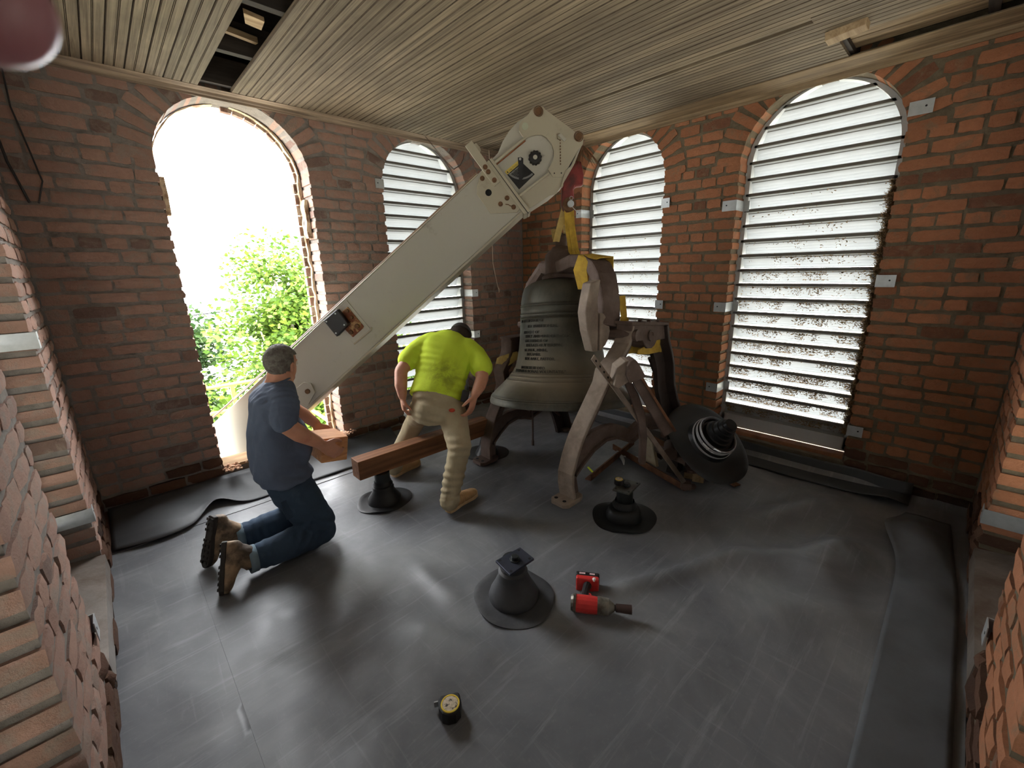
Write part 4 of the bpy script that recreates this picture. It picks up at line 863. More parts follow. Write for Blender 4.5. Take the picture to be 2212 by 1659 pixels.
bootB = [(.122, .004), (.126, .02), (.118, .045), (.098, .08), (.080, .12), (.070, .15), (.073, .16), (.062, .172), (.066, .185), (.060, .198)]
pier(1.215, 1.315, 'rubber-booted post with a long four-hole plate, in the middle of the floor', .205, bootB, .052, .228, [(1.134, 1.350, .24), (1.114, 1.228, .24), (1.277, 1.228, .24), (1.290, 1.338, .24)], M_RUBD, 5, M_PLATEB)
bootC = [(.115, .004), (.118, .02), (.103, .06), (.096, .075), (.075, .085), (.078, .10), (.066, .115), (.062, .13)]
pier(2.215, 1.305, 'rubber-booted post with a square plate and a tape measure on it', .2, bootC, .054, .228, [(2.105, 1.330, .24), (2.128, 1.222, .24), (2.300, 1.246, .24), (2.274, 1.357, .24)], M_RUBB, 9, M_PLATE, 8)
pier(2.25, 2.73, 'rubber-booted post under the far end of the beam beside the far bell stand', .185, [(.11, .004), (.10, .03), (.075, .07), (.066, .1), (.06, .13)], .055, .222, seed=3)
# ---------------------------------------------------------------- timbers
M_TIMB = wood_mat('treated_timber', (150, 104, 72), (96, 62, 42), 'X', 22, .7); M_TIMB2 = wood_mat('fresh_timber_block', (196, 142, 96), (150, 98, 62), 'X', 22, .7)
m = MB(); m.box((1.625, 2.69, .298), (1.17, .115, .138)); o = m.build('timber_beam', M_TIMB, recentre=True, bevel=.005); tag(o, 'long brown timber beam lying across the posts between the two men', 'beam')
m = MB(); m.box((.825, 2.50, .602), (.15, .20, .145), Matrix.Rotation(radians(10), 3, 'Y')); o = m.build('timber_block', M_TIMB2, recentre=True, bevel=.004); tag(o, 'short square timber block held by the kneeling man', 'timber')
# ---------------------------------------------------------------- loose ironwork right of the bell
ir = empty('tolling_hammer', (3.02, 1.40, .03)); tag(ir, 'tolling hammer with a rounded iron head leaning in front of the near bell stand', 'hammer')
HMF = lambda off: frame(Vector((2.30, 1.36, 0)) + CF * off, CR, (0, 0, 1), CR.cross(Vector((0, 0, 1))))
m = MB(); m.prism([(-.111, .885), (-.095, 1.0), (-.045, 1.04), (-.02, 1.045), (-.014, .912), (-.081, .868)], .14, HMF(.09)); m.build('hammer_head', M_IRONL, ir, bevel=.006)
m = MB(); m.prism([(-.045, .958), (-.040, 1.015), (-.026, 1.043), (-.004, 1.055), (.018, 1.045), (.078, .946), (-.019, .906)], .13, HMF(.05)); m.build('head_cheek', M_IRON, ir, bevel=.006)
m = MB(); m.prism([(.0, .925), (.065, .94), (.31, .57), (.24, .52)], .035, HMF(.03)); hn = m.build('handle', M_IRON, ir, bevel=.004)
m = MB(); m.prism([(.05, .94), (.068, .94), (.31, .57), (.296, .56)], .075, HMF(.05)); m.build('handle_flange', M_IRONR, hn, bevel=.003)
m = MB(); m.prism([(-.03, .90), (.013, .905), (.075, .80), (.125, .67), (.15, .50), (.15, .30), (.11, .30), (.105, .49), (.08, .63), (.03, .77)], .05, HMF(.10)); m.build('spring_arm', M_IRON, ir, bevel=.006)
m = MB(); m.cyl((2.90, 1.34, .21), (3.06, 1.42, .21), .05, seg=18); m.cyl((2.94, 1.22, .17), (3.02, 1.52, .17), .032, seg=16); m.build('pivot', M_IRON, ir)
m = MB(); m.box((3.03, 1.42, .365), (.24, .03, .075), Matrix.Rotation(radians(-4), 3, 'Y')); m.build('cross_plate', M_IRON, ir, bevel=.003)
m = MB(); m.hexa([Vector(p) for p in ((2.93, 1.30, .04), (3.05, 1.30, .04), (3.05, 1.38, .04), (2.93, 1.38, .04), (3.00, 1.30, .33), (3.03, 1.30, .33), (3.03, 1.36, .33), (3.00, 1.36, .33))]); m.build('upright', M_DARKWOOD, ir)
m = MB(); m.tube([(3.10, 1.36, .33), (3.12, 1.34, .30), (3.10, 1.32, .05)], [.018, .02, .02], 6, flat=.6); m.build('pale_strip', simple('pale_wood_strip', (176, 164, 138), .8, 0, .2, 10, .2), ir)
bs = empty('hammer_base', (2.95, 1.5, 0)); tag(bs, 'rusty angle-iron base frame with wooden packing on the floor right of the bell', 'frame')
def angle_iron(mb, a, b, s=.05, t=.008):
    a = Vector(a); b = Vector(b); d = (b - a).normalized(); sd = Vector((-d.y, d.x, 0)).normalized(); up = Vector((0, 0, 1))
    for (o1, o2, w1, w2) in ((0, 0, s, t), (0, 0, t, s)):
        mb.hexa([a, a + sd * w1, a + sd * w1 + up * w2, a + up * w2, b, b + sd * w1, b + sd * w1 + up * w2, b + up * w2])
m = MB(); angle_iron(m, (3.03, 1.93, .03), (2.80, 1.17, .006), .05); m.build('angle_rail', M_IRONR, bs)
m = MB(); angle_iron(m, (3.45, 1.80, .02), (3.10, .93, .01), .06); m.build('angle_rail', M_IRONR, bs)
m = MB(); angle_iron(m, (2.42, 1.72, .03), (3.24, 1.84, .035), .05); m.build('cross_rail', M_IRONR, bs)
m = MB(); m.prism([(-.10, 0), (.10, 0), (.035, .19), (-.0, .24), (-.045, .19)], .03, frame((3.02, 1.56, .035), (-.32, -.94, 0), (0, 0, 1), (-.94, .32, 0))); m.build('gusset_plate', simple('beige_painted_plate', (172, 160, 134), .75, 0, .12, 8, .2, c2=(130, 110, 86), thr=(.55, .75)), bs, bevel=.004)
M_PACK = wood_mat('packing_wood', (178, 154, 116), (128, 100, 70), 'X', 20)
for (x, y, z, sx, sy, sz, a) in ((3.04, 1.17, .035, .10, .08, .06, .3), (3.16, 1.13, .035, .12, .08, .06, .3), (3.10, 1.25, .03, .2, .09, .05, .3), (3.12, 1.2, .09, .14, .10, .03, .5)):
    m = MB(); m.box((x, y, z), (sx, sy, sz), Matrix.Rotation(a, 3, 'Z')); m.build('packing_block', M_PACK, bs, bevel=.003)
m = MB(); m.cyl((3.04, 1.22, .06), (3.04, 1.22, .085), .055, seg=16); m.cyl((3.04, 1.22, .085), (3.04, 1.22, .115), .04, seg=16); m.cyl((3.04, 1.22, .115), (3.04, 1.22, .13), .02, seg=6); m.build('mounting_boss', M_IRON, bs)
m = MB(); m.ball((3.15, 1.66, .06), (.06, .045, .04), 8, 5); m.tube([(3.2, 1.75, .08), (3.12, 1.62, .1), (3.1, 1.5, .06)], .02, 6); m.build('latch', M_IRON, bs)
st = empty('perforated_strut', (2.83, 1.19, .03)); tag(st, 'flat iron strut with a row of holes bolted across the near stand leg', 'strut')
sa, sb2 = Vector((2.10, 1.50, 1.07)), Vector((2.83, 1.175, .05)); sdv = (sb2 - sa).normalized(); sw_ = Vector((.55, .1, .45)); sw_ = (sw_ - sdv * sw_.dot(sdv)).normalized(); sn = sdv.cross(sw_)
if sn.dot(Vector((-.767, -.641, 0))) < 0: sn = -sn
m = MB(); w2 = .021; m.hexa([sa - sw_ * w2, sa + sw_ * w2, sa + sw_ * w2 - sn * .008, sa - sw_ * w2 - sn * .008, sb2 - sw_ * w2, sb2 + sw_ * w2, sb2 + sw_ * w2 - sn * .008, sb2 - sw_ * w2 - sn * .008]); m.build('bar', M_IRONL, st, bevel=.002)
for i in range(4):
    c = sa + sdv * (.035 + .048 * i); m = MB(); m.cyl(c, c + sn * .0008, .008, seg=12); m.build('hole', M_HOLE, st)
c = sa + sdv * .225; m = MB(); m.cyl(c, c + sn * .02, .018, seg=6); m.build('bolt', M_IRONL, st)
m = MB(); m.box(sb2 + Vector((.0, -.0, -.01)), (.06, .07, .05), Matrix.Rotation(.6, 3, 'Z')); m.ball(sb2 + Vector((.03, -.04, -.02)), (.035, .025, .02), 7, 4); m.build('broken_lug', M_IRON, st)
# small rod and casting under the bell
m = MB(); m.cyl((2.66, 2.555, .004), (2.67, 2.56, .47), .009, seg=10); m.cyl((2.66, 2.555, .004), (2.66, 2.555, .05), .013, seg=10); o = m.build('iron_rod', M_IRON, recentre=True); tag(o, 'thin upright iron rod under the bell', 'rod')
# boot leaning on its rim
BD = Vector((2.93, 1.09, .372)); toC = (CAMP - BD).normalized(); scr = Vector((.7222, -.6912, 0)) * .77 + Vector((0, 0, 1)) * .64
scr = (scr - toC * scr.dot(toC)).normalized(); bz = (toC * cos(radians(47)) + scr * sin(radians(47))).normalized(); bx = scr.cross(toC).normalized(); by = bz.cross(bx)
BTM = frame(BD, bx, by, bz)
bt = empty('pipe_flashing_boot', tuple(BD)); tag(bt, 'large black rubber pipe boot with steel clamps tipped up by the big louvered arch', 'pipe boot')
n = 64; rs = []
for rr, zz in ((.10, .05), (.15, .02), (.2, .012), (.27, .004), (.302, .0), (.308, -.004), (.305, -.008), (.2, .004), (.1, .02)):
    rs.append([BTM @ Vector((rr * 1.04 * cos(a) * (1 + .02 * sin(3 * a)), rr * .97 * sin(a) * (1 + .03 * sin(2 * a)), zz + (rr / .3) ** 3 * (.012 * sin(3 * a + 1) - .01 * cos(2 * a)))) for a in [2 * pi * i / n for i in range(n)]])
m = MB(); m.rings(rs, False); m.build('rubber_flange', M_RUBB, bt, smooth=True, angle=60)
m = MB(); m.lathe([(.165, .012), (.16, .03), (.135, .055), (.128, .08), (.126, .12), (.118, .122), (.112, .10), (.100, .10), (.098, .135), (.086, .137), (.083, .17), (.070, .172), (.066, .205), (.056, .207), (.053, .235), (.044, .237), (.041, .262), (.0, .264)], BTM, 48); m.build('stepped_cone', M_RUBB, bt, smooth=True, angle=40)
M_CHROME = simple('bright_steel_band', (225, 226, 226), .3, .6, .05, 20, 0)
for (r, z, tx, ty) in ((.138, .085, .0, .0), (.142, .10, .03, -.02), (.134, .118, -.02, .03), (.150, .065, .10, .06)):
    R_ = BTM @ Matrix.Translation((0, 0, z)) @ Matrix.Rotation(tx, 4, 'X') @ Matrix.Rotation(ty, 4, 'Y')
    m = MB(); m.lathe([(r, -.009), (r + .002, -.009), (r + .003, 0), (r + .002, .009), (r, .009), (r, -.009)], R_, 48); cl = m.build('hose_clamp', M_CHROME, bt, smooth=True, angle=40)
    a = {.138: -1.2, .142: -1.5, .134: -1.0, .150: 1.9}[r]
    m = MB(); c = R_ @ Vector((r * cos(a), r * sin(a), 0)); tdir = (R_ @ Vector((r * cos(a) - .02 * sin(a), r * sin(a) + .02 * cos(a), 0)) - c).normalized(); m.cyl(c - tdir * .02, c + tdir * .022, .008, seg=8); m.cyl(c + tdir * .022, c + tdir * .032, .0055, seg=6); m.build('clamp_screw', M_CHROME, cl)
m = MB(); m.cyl((3.15, 1.17, .012), BD - bz * .02 + Vector((0, 0, .05)), .045, seg=14); o = m.build('prop_post', M_PIPE, recentre=True); tag(o, 'black post propping up the tipped rubber pipe boot', 'post')
# ---------------------------------------------------------------- tools
M_TRED = simple('tool_red', (196, 48, 46), .4, 0, .12, 20, .1); M_TBLK = simple('tool_black', (26, 26, 28), .45, 0, .2, 20, .1); M_TGRY = simple('tool_grey_casting', (136, 132, 122), .42, .6, .2, 20, .1, c2=(90, 84, 74))
wr_ = empty('impact_wrench', (1.45, .95, 0)); tag(wr_, 'red cordless impact wrench with a dark socket lying on the rubber floor', 'impact wrench')
A_, B_ = Vector((1.355, 1.045, .047)), Vector((1.512, .822, .047)); wd = (B_ - A_).normalized(); hd_ = Vector((.80, .60, .0)); hd_ = (hd_ - wd * hd_.dot(wd)).normalized(); hd_ = (hd_ + Vector((0, 0, -.08))).normalized()
def W_(a, b=0, c=0): return A_ + wd * a + hd_ * b + Vector((0, 0, c))
m = MB(); m.tube([W_(0), W_(.008), W_(.07), W_(.115)], [.036, .040, .041, .039], 14); m.build('motor_housing', M_TRED, wr_, bevel=.003)
m = MB(); m.tube([W_(-.012), W_(.0)], [.034, .041], 14); m.tube([W_(.002), W_(.012)], [.043, .043], 14); m.build('rear_cap', M_TGRY, wr_)
m = MB(); m.tube([W_(.112), W_(.12), W_(.165), W_(.178), W_(.19)], [.041, .042, .038, .026, .018], 14); m.build('nose_casting', M_TGRY, wr_, smooth=True)
m = MB(); m.tube([W_(.19), W_(.196), W_(.198), W_(.27)], [.014, .014, .019, .021], 14); m.build('impact_socket', simple('dark_brown_socket', (74, 58, 54), .5, .5, .15, 20, .1), wr_, smooth=True, angle=30)
m = MB(); m.tube([W_(.045, .02), W_(.05, .07), W_(.055, .11), W_(.062, .14)], [.024, .019, .020, .026], 10, flat=.85); m.build('handle', M_TBLK, wr_, smooth=True)
m = MB(); m.tube([W_(.072, .045), W_(.082, .06), W_(.074, .078)], [.007, .008, .006], 8); m.build('trigger', M_TRED, wr_)
Rw = Matrix((tuple(wd), tuple(hd_), tuple(wd.cross(hd_)))).transposed()
m = MB(); m.box(W_(.062, .155), (.115, .036, .074), Rw); m.build('base_shell', M_TRED, wr_, bevel=.008)
m = MB(); m.box(W_(.062, .183), (.12, .034, .078), Rw); m.build('battery_pack', M_TBLK, wr_, bevel=.008)
m = MB(); m.box(W_(.035, .183, .0392), (.03, .012, .002), Rw); m.box(W_(.085, .183, .0392), (.026, .010, .002), Rw); m.build('battery_badge', simple('badge_pink_white', (220, 190, 190), .4, 0, .1, 30, 0), wr_)
m = MB(); m.ball(W_(.095, .150, .03), .012, 10, 6); m.build('work_light', simple('lamp_lens', (235, 235, 235), .15, 0, 0, 5, 0), wr_)
def tape(loc, rz, label, s=1.0, tilt=0):
    root = empty('tape_measure', loc); tag(root, label, 'tape measure'); R = Matrix.Translation(loc) @ Matrix.Rotation(rz, 4, 'Z') @ Matrix.Rotation(tilt, 4, 'X') @ Matrix.Scale(s, 4)
    outline = [(-.036, -.03), (-.028, -.038), (.03, -.038), (.04, -.030), (.040, .005), (.030, .028), (.012, .038), (-.014, .038), (-.032, .024), (-.038, .0)]
    m = MB(); m.prism(outline, .048, R); m.build('case', M_TBLK, root, bevel=.006)
    def ring(r0, r1, z0, z1): return [(r0, z0), (r0, z1), (r1, z1), (r1, z0)]
    T = R @ Matrix.Translation((0, 0, .048))
    m = MB(); m.lathe([(.027, .0), (.027, .0025), (.0315, .0025), (.0325, .0), (.027, .0)], T, 32); m.build('yellow_ring', simple('tape_yellow', (224, 196, 60), .4, 0, .1, 20, 0) if 'tape_yellow' not in bpy.data.materials else bpy.data.materials['tape_yellow'], root)
    m = MB(); m.lathe([(.0, .0022), (.026, .0018), (.027, .0)], T, 28); lb = m.build('face_label', simple('scuffed_label', (206, 190, 164), .6, 0, .35, 60, .1, c2=(50, 46, 40), thr=(.55, .6)) if 'scuffed_label' not in bpy.data.materials else bpy.data.materials['scuffed_label'], root)
    m = MB(); m.box(R @ Vector((.046, -.030, .024)), (.014 * s, .004 * s, .02 * s), (R.to_3x3())); m.build('end_hook', M_GALV, root)
    return root
tape((.640, 1.055, .004), radians(150), 'black tape measure with a yellow-ringed worn label, alone near the bottom of the floor', 1.08)
tape((2.185, 1.335, .242), radians(60), 'small yellow and black tape measure sitting on the square post plate', .75)
m = MB(); a, b = Vector((2.633, 1.904, .008)), Vector((2.555, 1.765, .008)); m.tube([a, a.lerp(b, .05), a.lerp(b, .82)], [.005, .008, .008], 10)
mk = empty('marker_pen', tuple(a)); tag(mk, 'fluorescent yellow marker pen lying on the floor by the near stand foot', 'pen'); m.build('barrel', simple('fluorescent_yellow', (214, 230, 40), .4, 0, .03, 5, 0), mk)
m = MB(); m.tube([a.lerp(b, .82), b], [.0085, .007], 10); m.build('cap', simple('pen_cap_dark_green', (60, 90, 40), .5, 0, .1, 5, 0), mk)
hm = empty('claw_hammer', (2.93, 1.78, 0)); tag(hm, 'steel claw hammer lying under the rusty angle rail', 'hammer')
m = MB(); m.tube([(3.02, 1.87, .03), (3.00, 1.85, .03)], [.014, .014], 10); m.tube([(3.00, 1.85, .03), (2.955, 1.795, .03)], [.010, .013], 8); m.tube([(2.955, 1.795, .03), (2.91, 1.745, .022), (2.87, 1.715, .008)], [.012, .009, .003], 8, flat=1.6); m.build('head', M_GALV, hm, smooth=True)
m = MB(); m.tube([(2.955, 1.795, .03), (3.06, 1.70, .018), (3.12, 1.62, .014)], [.007, .007, .012], 8); m.build('handle', M_GALV, hm, smooth=True)
# ---------------------------------------------------------------- hanging bits
m = MB(); m.tube([(3.25, 3.70, 2.80), (3.25, 3.70, 2.30), (3.25, 3.7, 1.83), (3.25, 3.7, 1.66), (3.30, 3.7, 1.45), (3.33, 3.70, 1.34)], .0035, 6); m.tube([(3.315, 3.70, 1.40), (3.33, 3.69, 1.37), (3.325, 3.70, 1.34)], .0035, 5); o = m.build('hanging_cord', simple('cord_off_white', (214, 200, 180), .8, 0, .1, 20, .1), recentre=True); tag(o, 'thin off-white cord hanging below the boom near the back corner', 'cord')
m = MB(); ch_p = [(2.44, 3.64, 2.775), (2.52, 3.655, 2.72), (2.60, 3.66, 2.66), (2.68, 3.66, 2.595), (2.75, 3.66, 2.55)]
chn = empty('steel_chain', ch_p[0]); tag(chn, 'dark chain drooping from the crown moulding over the back-left louvered arch', 'chain')
for i in range(34):
    f = i / 33 * 3.999; k = int(f); p = Vector(ch_p[k]).lerp(Vector(ch_p[k + 1]), f - k); q = Vector((.85, 0, -.55)).normalized(); sdn = Vector((0, 1, 0)) if i % 2 else Vector((.55, 0, .85))
    l = MB(); l.tube([p + q * .007 * cos(a) + sdn * .0045 * sin(a) for a in [2 * pi * j / 8 for j in range(9)]], .0018, 5, cap=False); l.build('link', M_IRON, chn)
m = MB(); m.tube([(2.75, 3.66, 2.55), (2.84, 3.67, 2.60), (2.88, 3.67, 2.66), (2.92, 3.70, 2.72)], .004, 6); m.build('tail_wire', M_IRON, chn)
m = MB(); m.tube([(-.13, 3.765, 2.70), (-.14, 3.765, 2.52), (-.12, 3.765, 2.34), (-.10, 3.762, 2.15), (-.14, 3.765, 2.03)], .004, 6); o = m.build('old_wire', M_TBLK, recentre=True); tag(o, 'black wire hanging down the brick at the top left, the longer one', 'wire')
m = MB(); m.tube([(-.225, 3.765, 2.42), (-.215, 3.765, 2.24), (-.175, 3.765, 2.03)], .006, 6); o = m.build('old_wire', M_TBLK, recentre=True); tag(o, 'black wire in the left back corner, nearest the wall angle', 'wire')
# ---------------------------------------------------------------- membrane strips
M_RUBS = simple('rubber_strip_dark', (62, 64, 66), .6, 0, .2, 5, .15, .004, kind='World'); M_RUBS2 = simple('rubber_strip_grey', (84, 87, 90), .62, 0, .2, 5, .15, .004, kind='World')
def grid(fn, nu, nv, mat, name, label, cat='membrane'):
    m = MB(); m.add([fn(i / nu, j / nv) for i in range(nu + 1) for j in range(nv + 1)], [(i * (nv + 1) + j, (i + 1) * (nv + 1) + j, (i + 1) * (nv + 1) + j + 1, i * (nv + 1) + j + 1) for i in range(nu) for j in range(nv)])
    o = m.build(name, mat, recentre=True, smooth=True, fix=False, angle=80); s = o.modifiers.new('t', 'SOLIDIFY'); s.thickness = .002; tag(o, label, cat); return o
def fL(u, v):
    x = X0 + .02 + u * 2.1; y1 = 3.765; lift = math.exp(-((x - .0) / .28) ** 2); edge = 3.34 - .12 * lift * (1 if x < .15 else math.exp(-((x - .15) / .1) ** 2)) + .10 * math.exp(-((x - .32) / .12) ** 2)
    y = y1 + (edge - y1) * v; z = .012 + .085 * (1 - v) ** 5 + lift * (.055 * sin(v * 3.0) * (1 - .0 * v) + .03 * v) + .05 * math.exp(-((x - .33) / .10) ** 2) * v ** 2 - (.0 if v < .9 else lift * .02)
    return Vector((x, y, max(.008, z)))
grid(fL, 90, 14, M_RUBS, 'membrane_strip', 'dark rubber strip curling up along the base of the back-left wall')
def fR(u, v):
    x = .35 + u * 3.15; y = Y0 + .03 + v * (.235 + .10 * math.exp(-((x - 3.2) / .25) ** 2)); e = math.exp(-((x - 3.15) / .22) ** 2)
    if x < 3.0: pass
    z = .012 + floor_z(x, max(y, Y0 + .1)) * 1.0 + e * (.09 * sin(min(1, v * 1.2) * pi * .8)) + .025 * math.exp(-((x - 2.62) / .12) ** 2) * sin(v * pi) + .01 * noise.noise(Vector((x * 4, y * 6, 2)))
    if x > 2.65: y += .06 * (x - 2.65) * (1 - v)
    return Vector((x, y, z))
grid(fR, 110, 12, M_RUBS2, 'membrane_strip', 'loose grey rubber strip wrinkled along the right-hand wall')
def fB(u, v):
    y = .02 + u * 3.7; x = 3.56 + .21 * min(1, v * 1.6) + .0 * u; z = .014 + (.0 if v < .62 else (v - .62) / .38 * .105) + floor_z(3.5, y) * .5
    x = min(x, 3.775); e = math.exp(-((y - .12) / .12) ** 2); return Vector((x - .02 * e, y, z + .05 * e * (1 - v)))
grid(fB, 70, 16, M_RUBS, 'membrane_strip', 'dark rubber strip turned up against the base of the back-right wall')
# ---------------------------------------------------------------- debris
M_NEST = simple('nest_debris_brown', (158, 132, 96), .95, 0, .5, 60, .3, c2=(104, 84, 60)); M_RUBBLE = simple('pink_mortar_rubble', (196, 158, 130), .95, 0, .3, 60, .3)
rnd = random.Random(77)
def debris(w, op, zmin, zmax, dens, label, side):
    a, b = op; c = (a + b) / 2; m = MB(); zz = .275
    while zz < zmax:
        zz += PITCH
        if zz < zmin: continue
        f = 1 - (zz - zmin) / (zmax - zmin); nn = int(dens * (.12 + .88 * min(1, f * 1.5)) * (.9 if f > .2 else .5))
        for i in range(nn):
            s = c + rnd.gauss(0, .22 + .10 * f); 
            if f > .35: s = rnd.uniform(a + .03, b - .03) if rnd.random() < .7 else s
            hw_ = (halfw(b - a, zz + .1) or 0) - .04
            if abs(s - c) > hw_: continue
            k = noise.noise(Vector((s * 11, zz * 40, side))) ; depth = .030 + .045 * max(0, k + .45) * min(1.2, f + .35)
            if rnd.random() > .35 + k * 1.2 + f * .5: continue
            dz = .100 - abs(rnd.gauss(0, 1)) * depth * .9; dz = max(.012, dz)
            d = .148 - .0 + (.105 - dz) * .72
            p = wp(w, s, d, zz - PITCH + PITCH * 0 + dz); L = rnd.uniform(.004, .016) ; ang = rnd.uniform(0, pi); u = wp(w, s + cos(ang) * L, d + rnd.uniform(-.004, .002), p.z + sin(ang) * L * .6); t_ = Vector((0, 0, rnd.uniform(.0015, .005)))
            m.add([p - t_, u - t_ * .5, u + t_ * .5, p + t_], [(0, 1, 2, 3)])
    for i in range(int(dens * 4)):    # shaggy tufts along the camera-side jamb
        z = rnd.uniform(.3, 2.1); s = a + .015 + abs(rnd.gauss(0, .018)) * (.6 + .6 * sin(z * 26) ** 2); p = wp(w, s, rnd.uniform(.12, .16), z); L = rnd.uniform(.008, .025); ang = rnd.uniform(0, pi)
        u = wp(w, s + cos(ang) * L, .15, z + sin(ang) * L); m.add([p, u, u + Vector((0, 0, .003)), p + Vector((0, 0, .003))], [(0, 1, 2, 3)])
    o = m.build('nest_debris', M_NEST, fix=False, recentre=True); tag(o, label, 'debris', kind='stuff')
debris(wr, wr['op'][0], .27, 2.05, 2600, 'brown twigs and dirt caught on the slats of the large louvered arch', 1)
debris(wr, wr['op'][1], .27, 2.0, 750, 'brown specks of dirt on the slats of the louvered arch behind the bell', 2)
def rubble(x, y, z, n, sx, sy, label):
    m = MB()
    for i in range(n):
        r = rnd.uniform(.004, .014); m.ball((x + rnd.gauss(0, sx), y + rnd.gauss(0, sy), z + abs(rnd.gauss(0, .012))), (r, r * rnd.uniform(.6, 1.3), r * .8), 5, 3)
    o = m.build('mortar_rubble', M_RUBBLE, recentre=True); tag(o, label, 'rubble', kind='stuff')
rubble(1.36, 3.74, .165, 160, .045, .03, 'pale crumbled mortar on the sill at the right foot of the open arch')
rubble(.50, 3.73, .15, 90, .03, .03, 'pale crumbled mortar at the left foot of the open arch')
# finger over the lens corner
fg = MB(); Fq = lambda px, py, D: CAMP + Vector(tuple(sum(AX[i][j] * q for j, q in enumerate(((px - 1106) / FPX * D, (py - 829.5) / FPX * D, D))) for i in range(3)))
pts = [Fq(-760, -620, .085), Fq(-420, -330, .08), Fq(-180, -130, .075), Fq(-75, -30, .072), Fq(-25, 18, .0705), Fq(0, 40, .070), Fq(12, 52, .0697)]
fg.tube(pts, [.0118, .0112, .0108, .0102, .0090, .0066, .002], 24)
SKINF = simple('fingertip_skin', (128, 82, 88), .5, 0, .06, 60, .1); o = fg.build('fingertip', SKINF, recentre=True, smooth=True); tag(o, "photographer's pink blurred fingertip poking into the top left corner", 'finger')
# ================================================================ PEOPLE
M_SKIN = simple('skin_tanned', (188, 132, 104), .55, 0, .12, 14, .12, .002, c2=(170, 104, 82), thr=(.5, .75))
M_HAIR = simple('hair_grey_brown', (92, 86, 78), .85, 0, .35, 60, .6, .006, c2=(120, 116, 108)); M_HAIRD = simple('hair_dark', (50, 38, 30), .85, 0, .3, 60, .6, .005)
def cloth(name, c, c2=None, thr=(.5, .7), scale=6):
    k = NT(name, .88, 0, .2); v = k.coord('Object'); f = k.noise(v, scale, 6, .65)
    a = lin(c); col = k.ramp(f, [(.3, tuple(x * .78 for x in a[:3]) + (1,)), (.7, a)])
    if c2: col = k.mix(k.ramp(k.noise(v, scale * .8, 7, .7, .4), [(thr[0], 0.0), (thr[1], .7)]), col, lin(c2))
    k.color(col); k.bump(k.noise(k.coord('Object', (1, 1, .35)), 16, 4, .6, 1.0), .35, .012); return k.m
M_SHIRT = cloth('shirt_slate_blue', (92, 102, 120)); M_JEAN = cloth('jeans_dark_blue', (56, 72, 90), (84, 98, 110), (.55, .75)); M_JEANC = cloth('jeans_cuff_faded', (112, 130, 140))
M_LIME = cloth('shirt_lime', (206, 232, 52), None); M_KHAKI = cloth('trousers_khaki', (176, 162, 132), (150, 132, 102), (.5, .75))
M_BOOT = simple('boot_tan_leather', (142, 118, 92), .75, 0, .3, 12, .35, .003, c2=(72, 60, 48), thr=(.42, .6)); M_SOLE = simple('boot_sole_dark', (46, 42, 38), .8, 0, .3, 20, .4); M_BOOT2 = simple('shoe_tan_suede', (176, 140, 96), .85, 0, .2, 14, .3)
V = Vector
def seg(mb, pts, rad, n=14, flat=1.0, up=None):
    """limb with rounded ends"""
    pts = [V(p) for p in pts]; mb.tube(pts, rad, n, True, flat, up)
    mb.ball(pts[0], rad[0] * .98 * (1 if flat == 1 else min(1, flat)), 10, 7); mb.ball(pts[-1], rad[-1] * .98 * (1 if flat == 1 else min(1, flat)), 10, 7)
def loft(mb, secs, n=20):
    """secs: (centre, lateral axis, depth axis, half width, half depth)"""
    rs = [[V(c) + V(a) * (w * cos(t)) + V(b) * (d * sin(t)) for t in [2 * pi * i / n for i in range(n)]] for c, a, b, w, d in secs]; mb.rings(rs, True)
def wrinkle(mb, amp, fr, folds=()):
    bm = bmesh.new(); me = mb.mesh('w', M_BLACK); bm.from_mesh(me); bmesh.ops.recalc_face_normals(bm, faces=bm.faces); bm.normal_update()
    for i, v in enumerate(bm.verts):
        p = v.co; n = v.normal
        d = amp * noise.noise(V((p.x * fr, p.y * fr, p.z * fr * .55))) + amp * .5 * noise.noise(V((p.x * fr * 2.3 + 5, p.y * fr * 2.3, p.z * fr * 1.5)))
        for (c, dirv, lam, r, a) in folds:
            q = p - V(c); g = math.exp(-(q.length / r) ** 2); d += a * g * sin(2 * pi * q.dot(V(dirv)) / lam + 1.5 * noise.noise(p * 6))
        mb.v[i] = p + n * d
    bm.free(); bpy.data.meshes.remove(me)
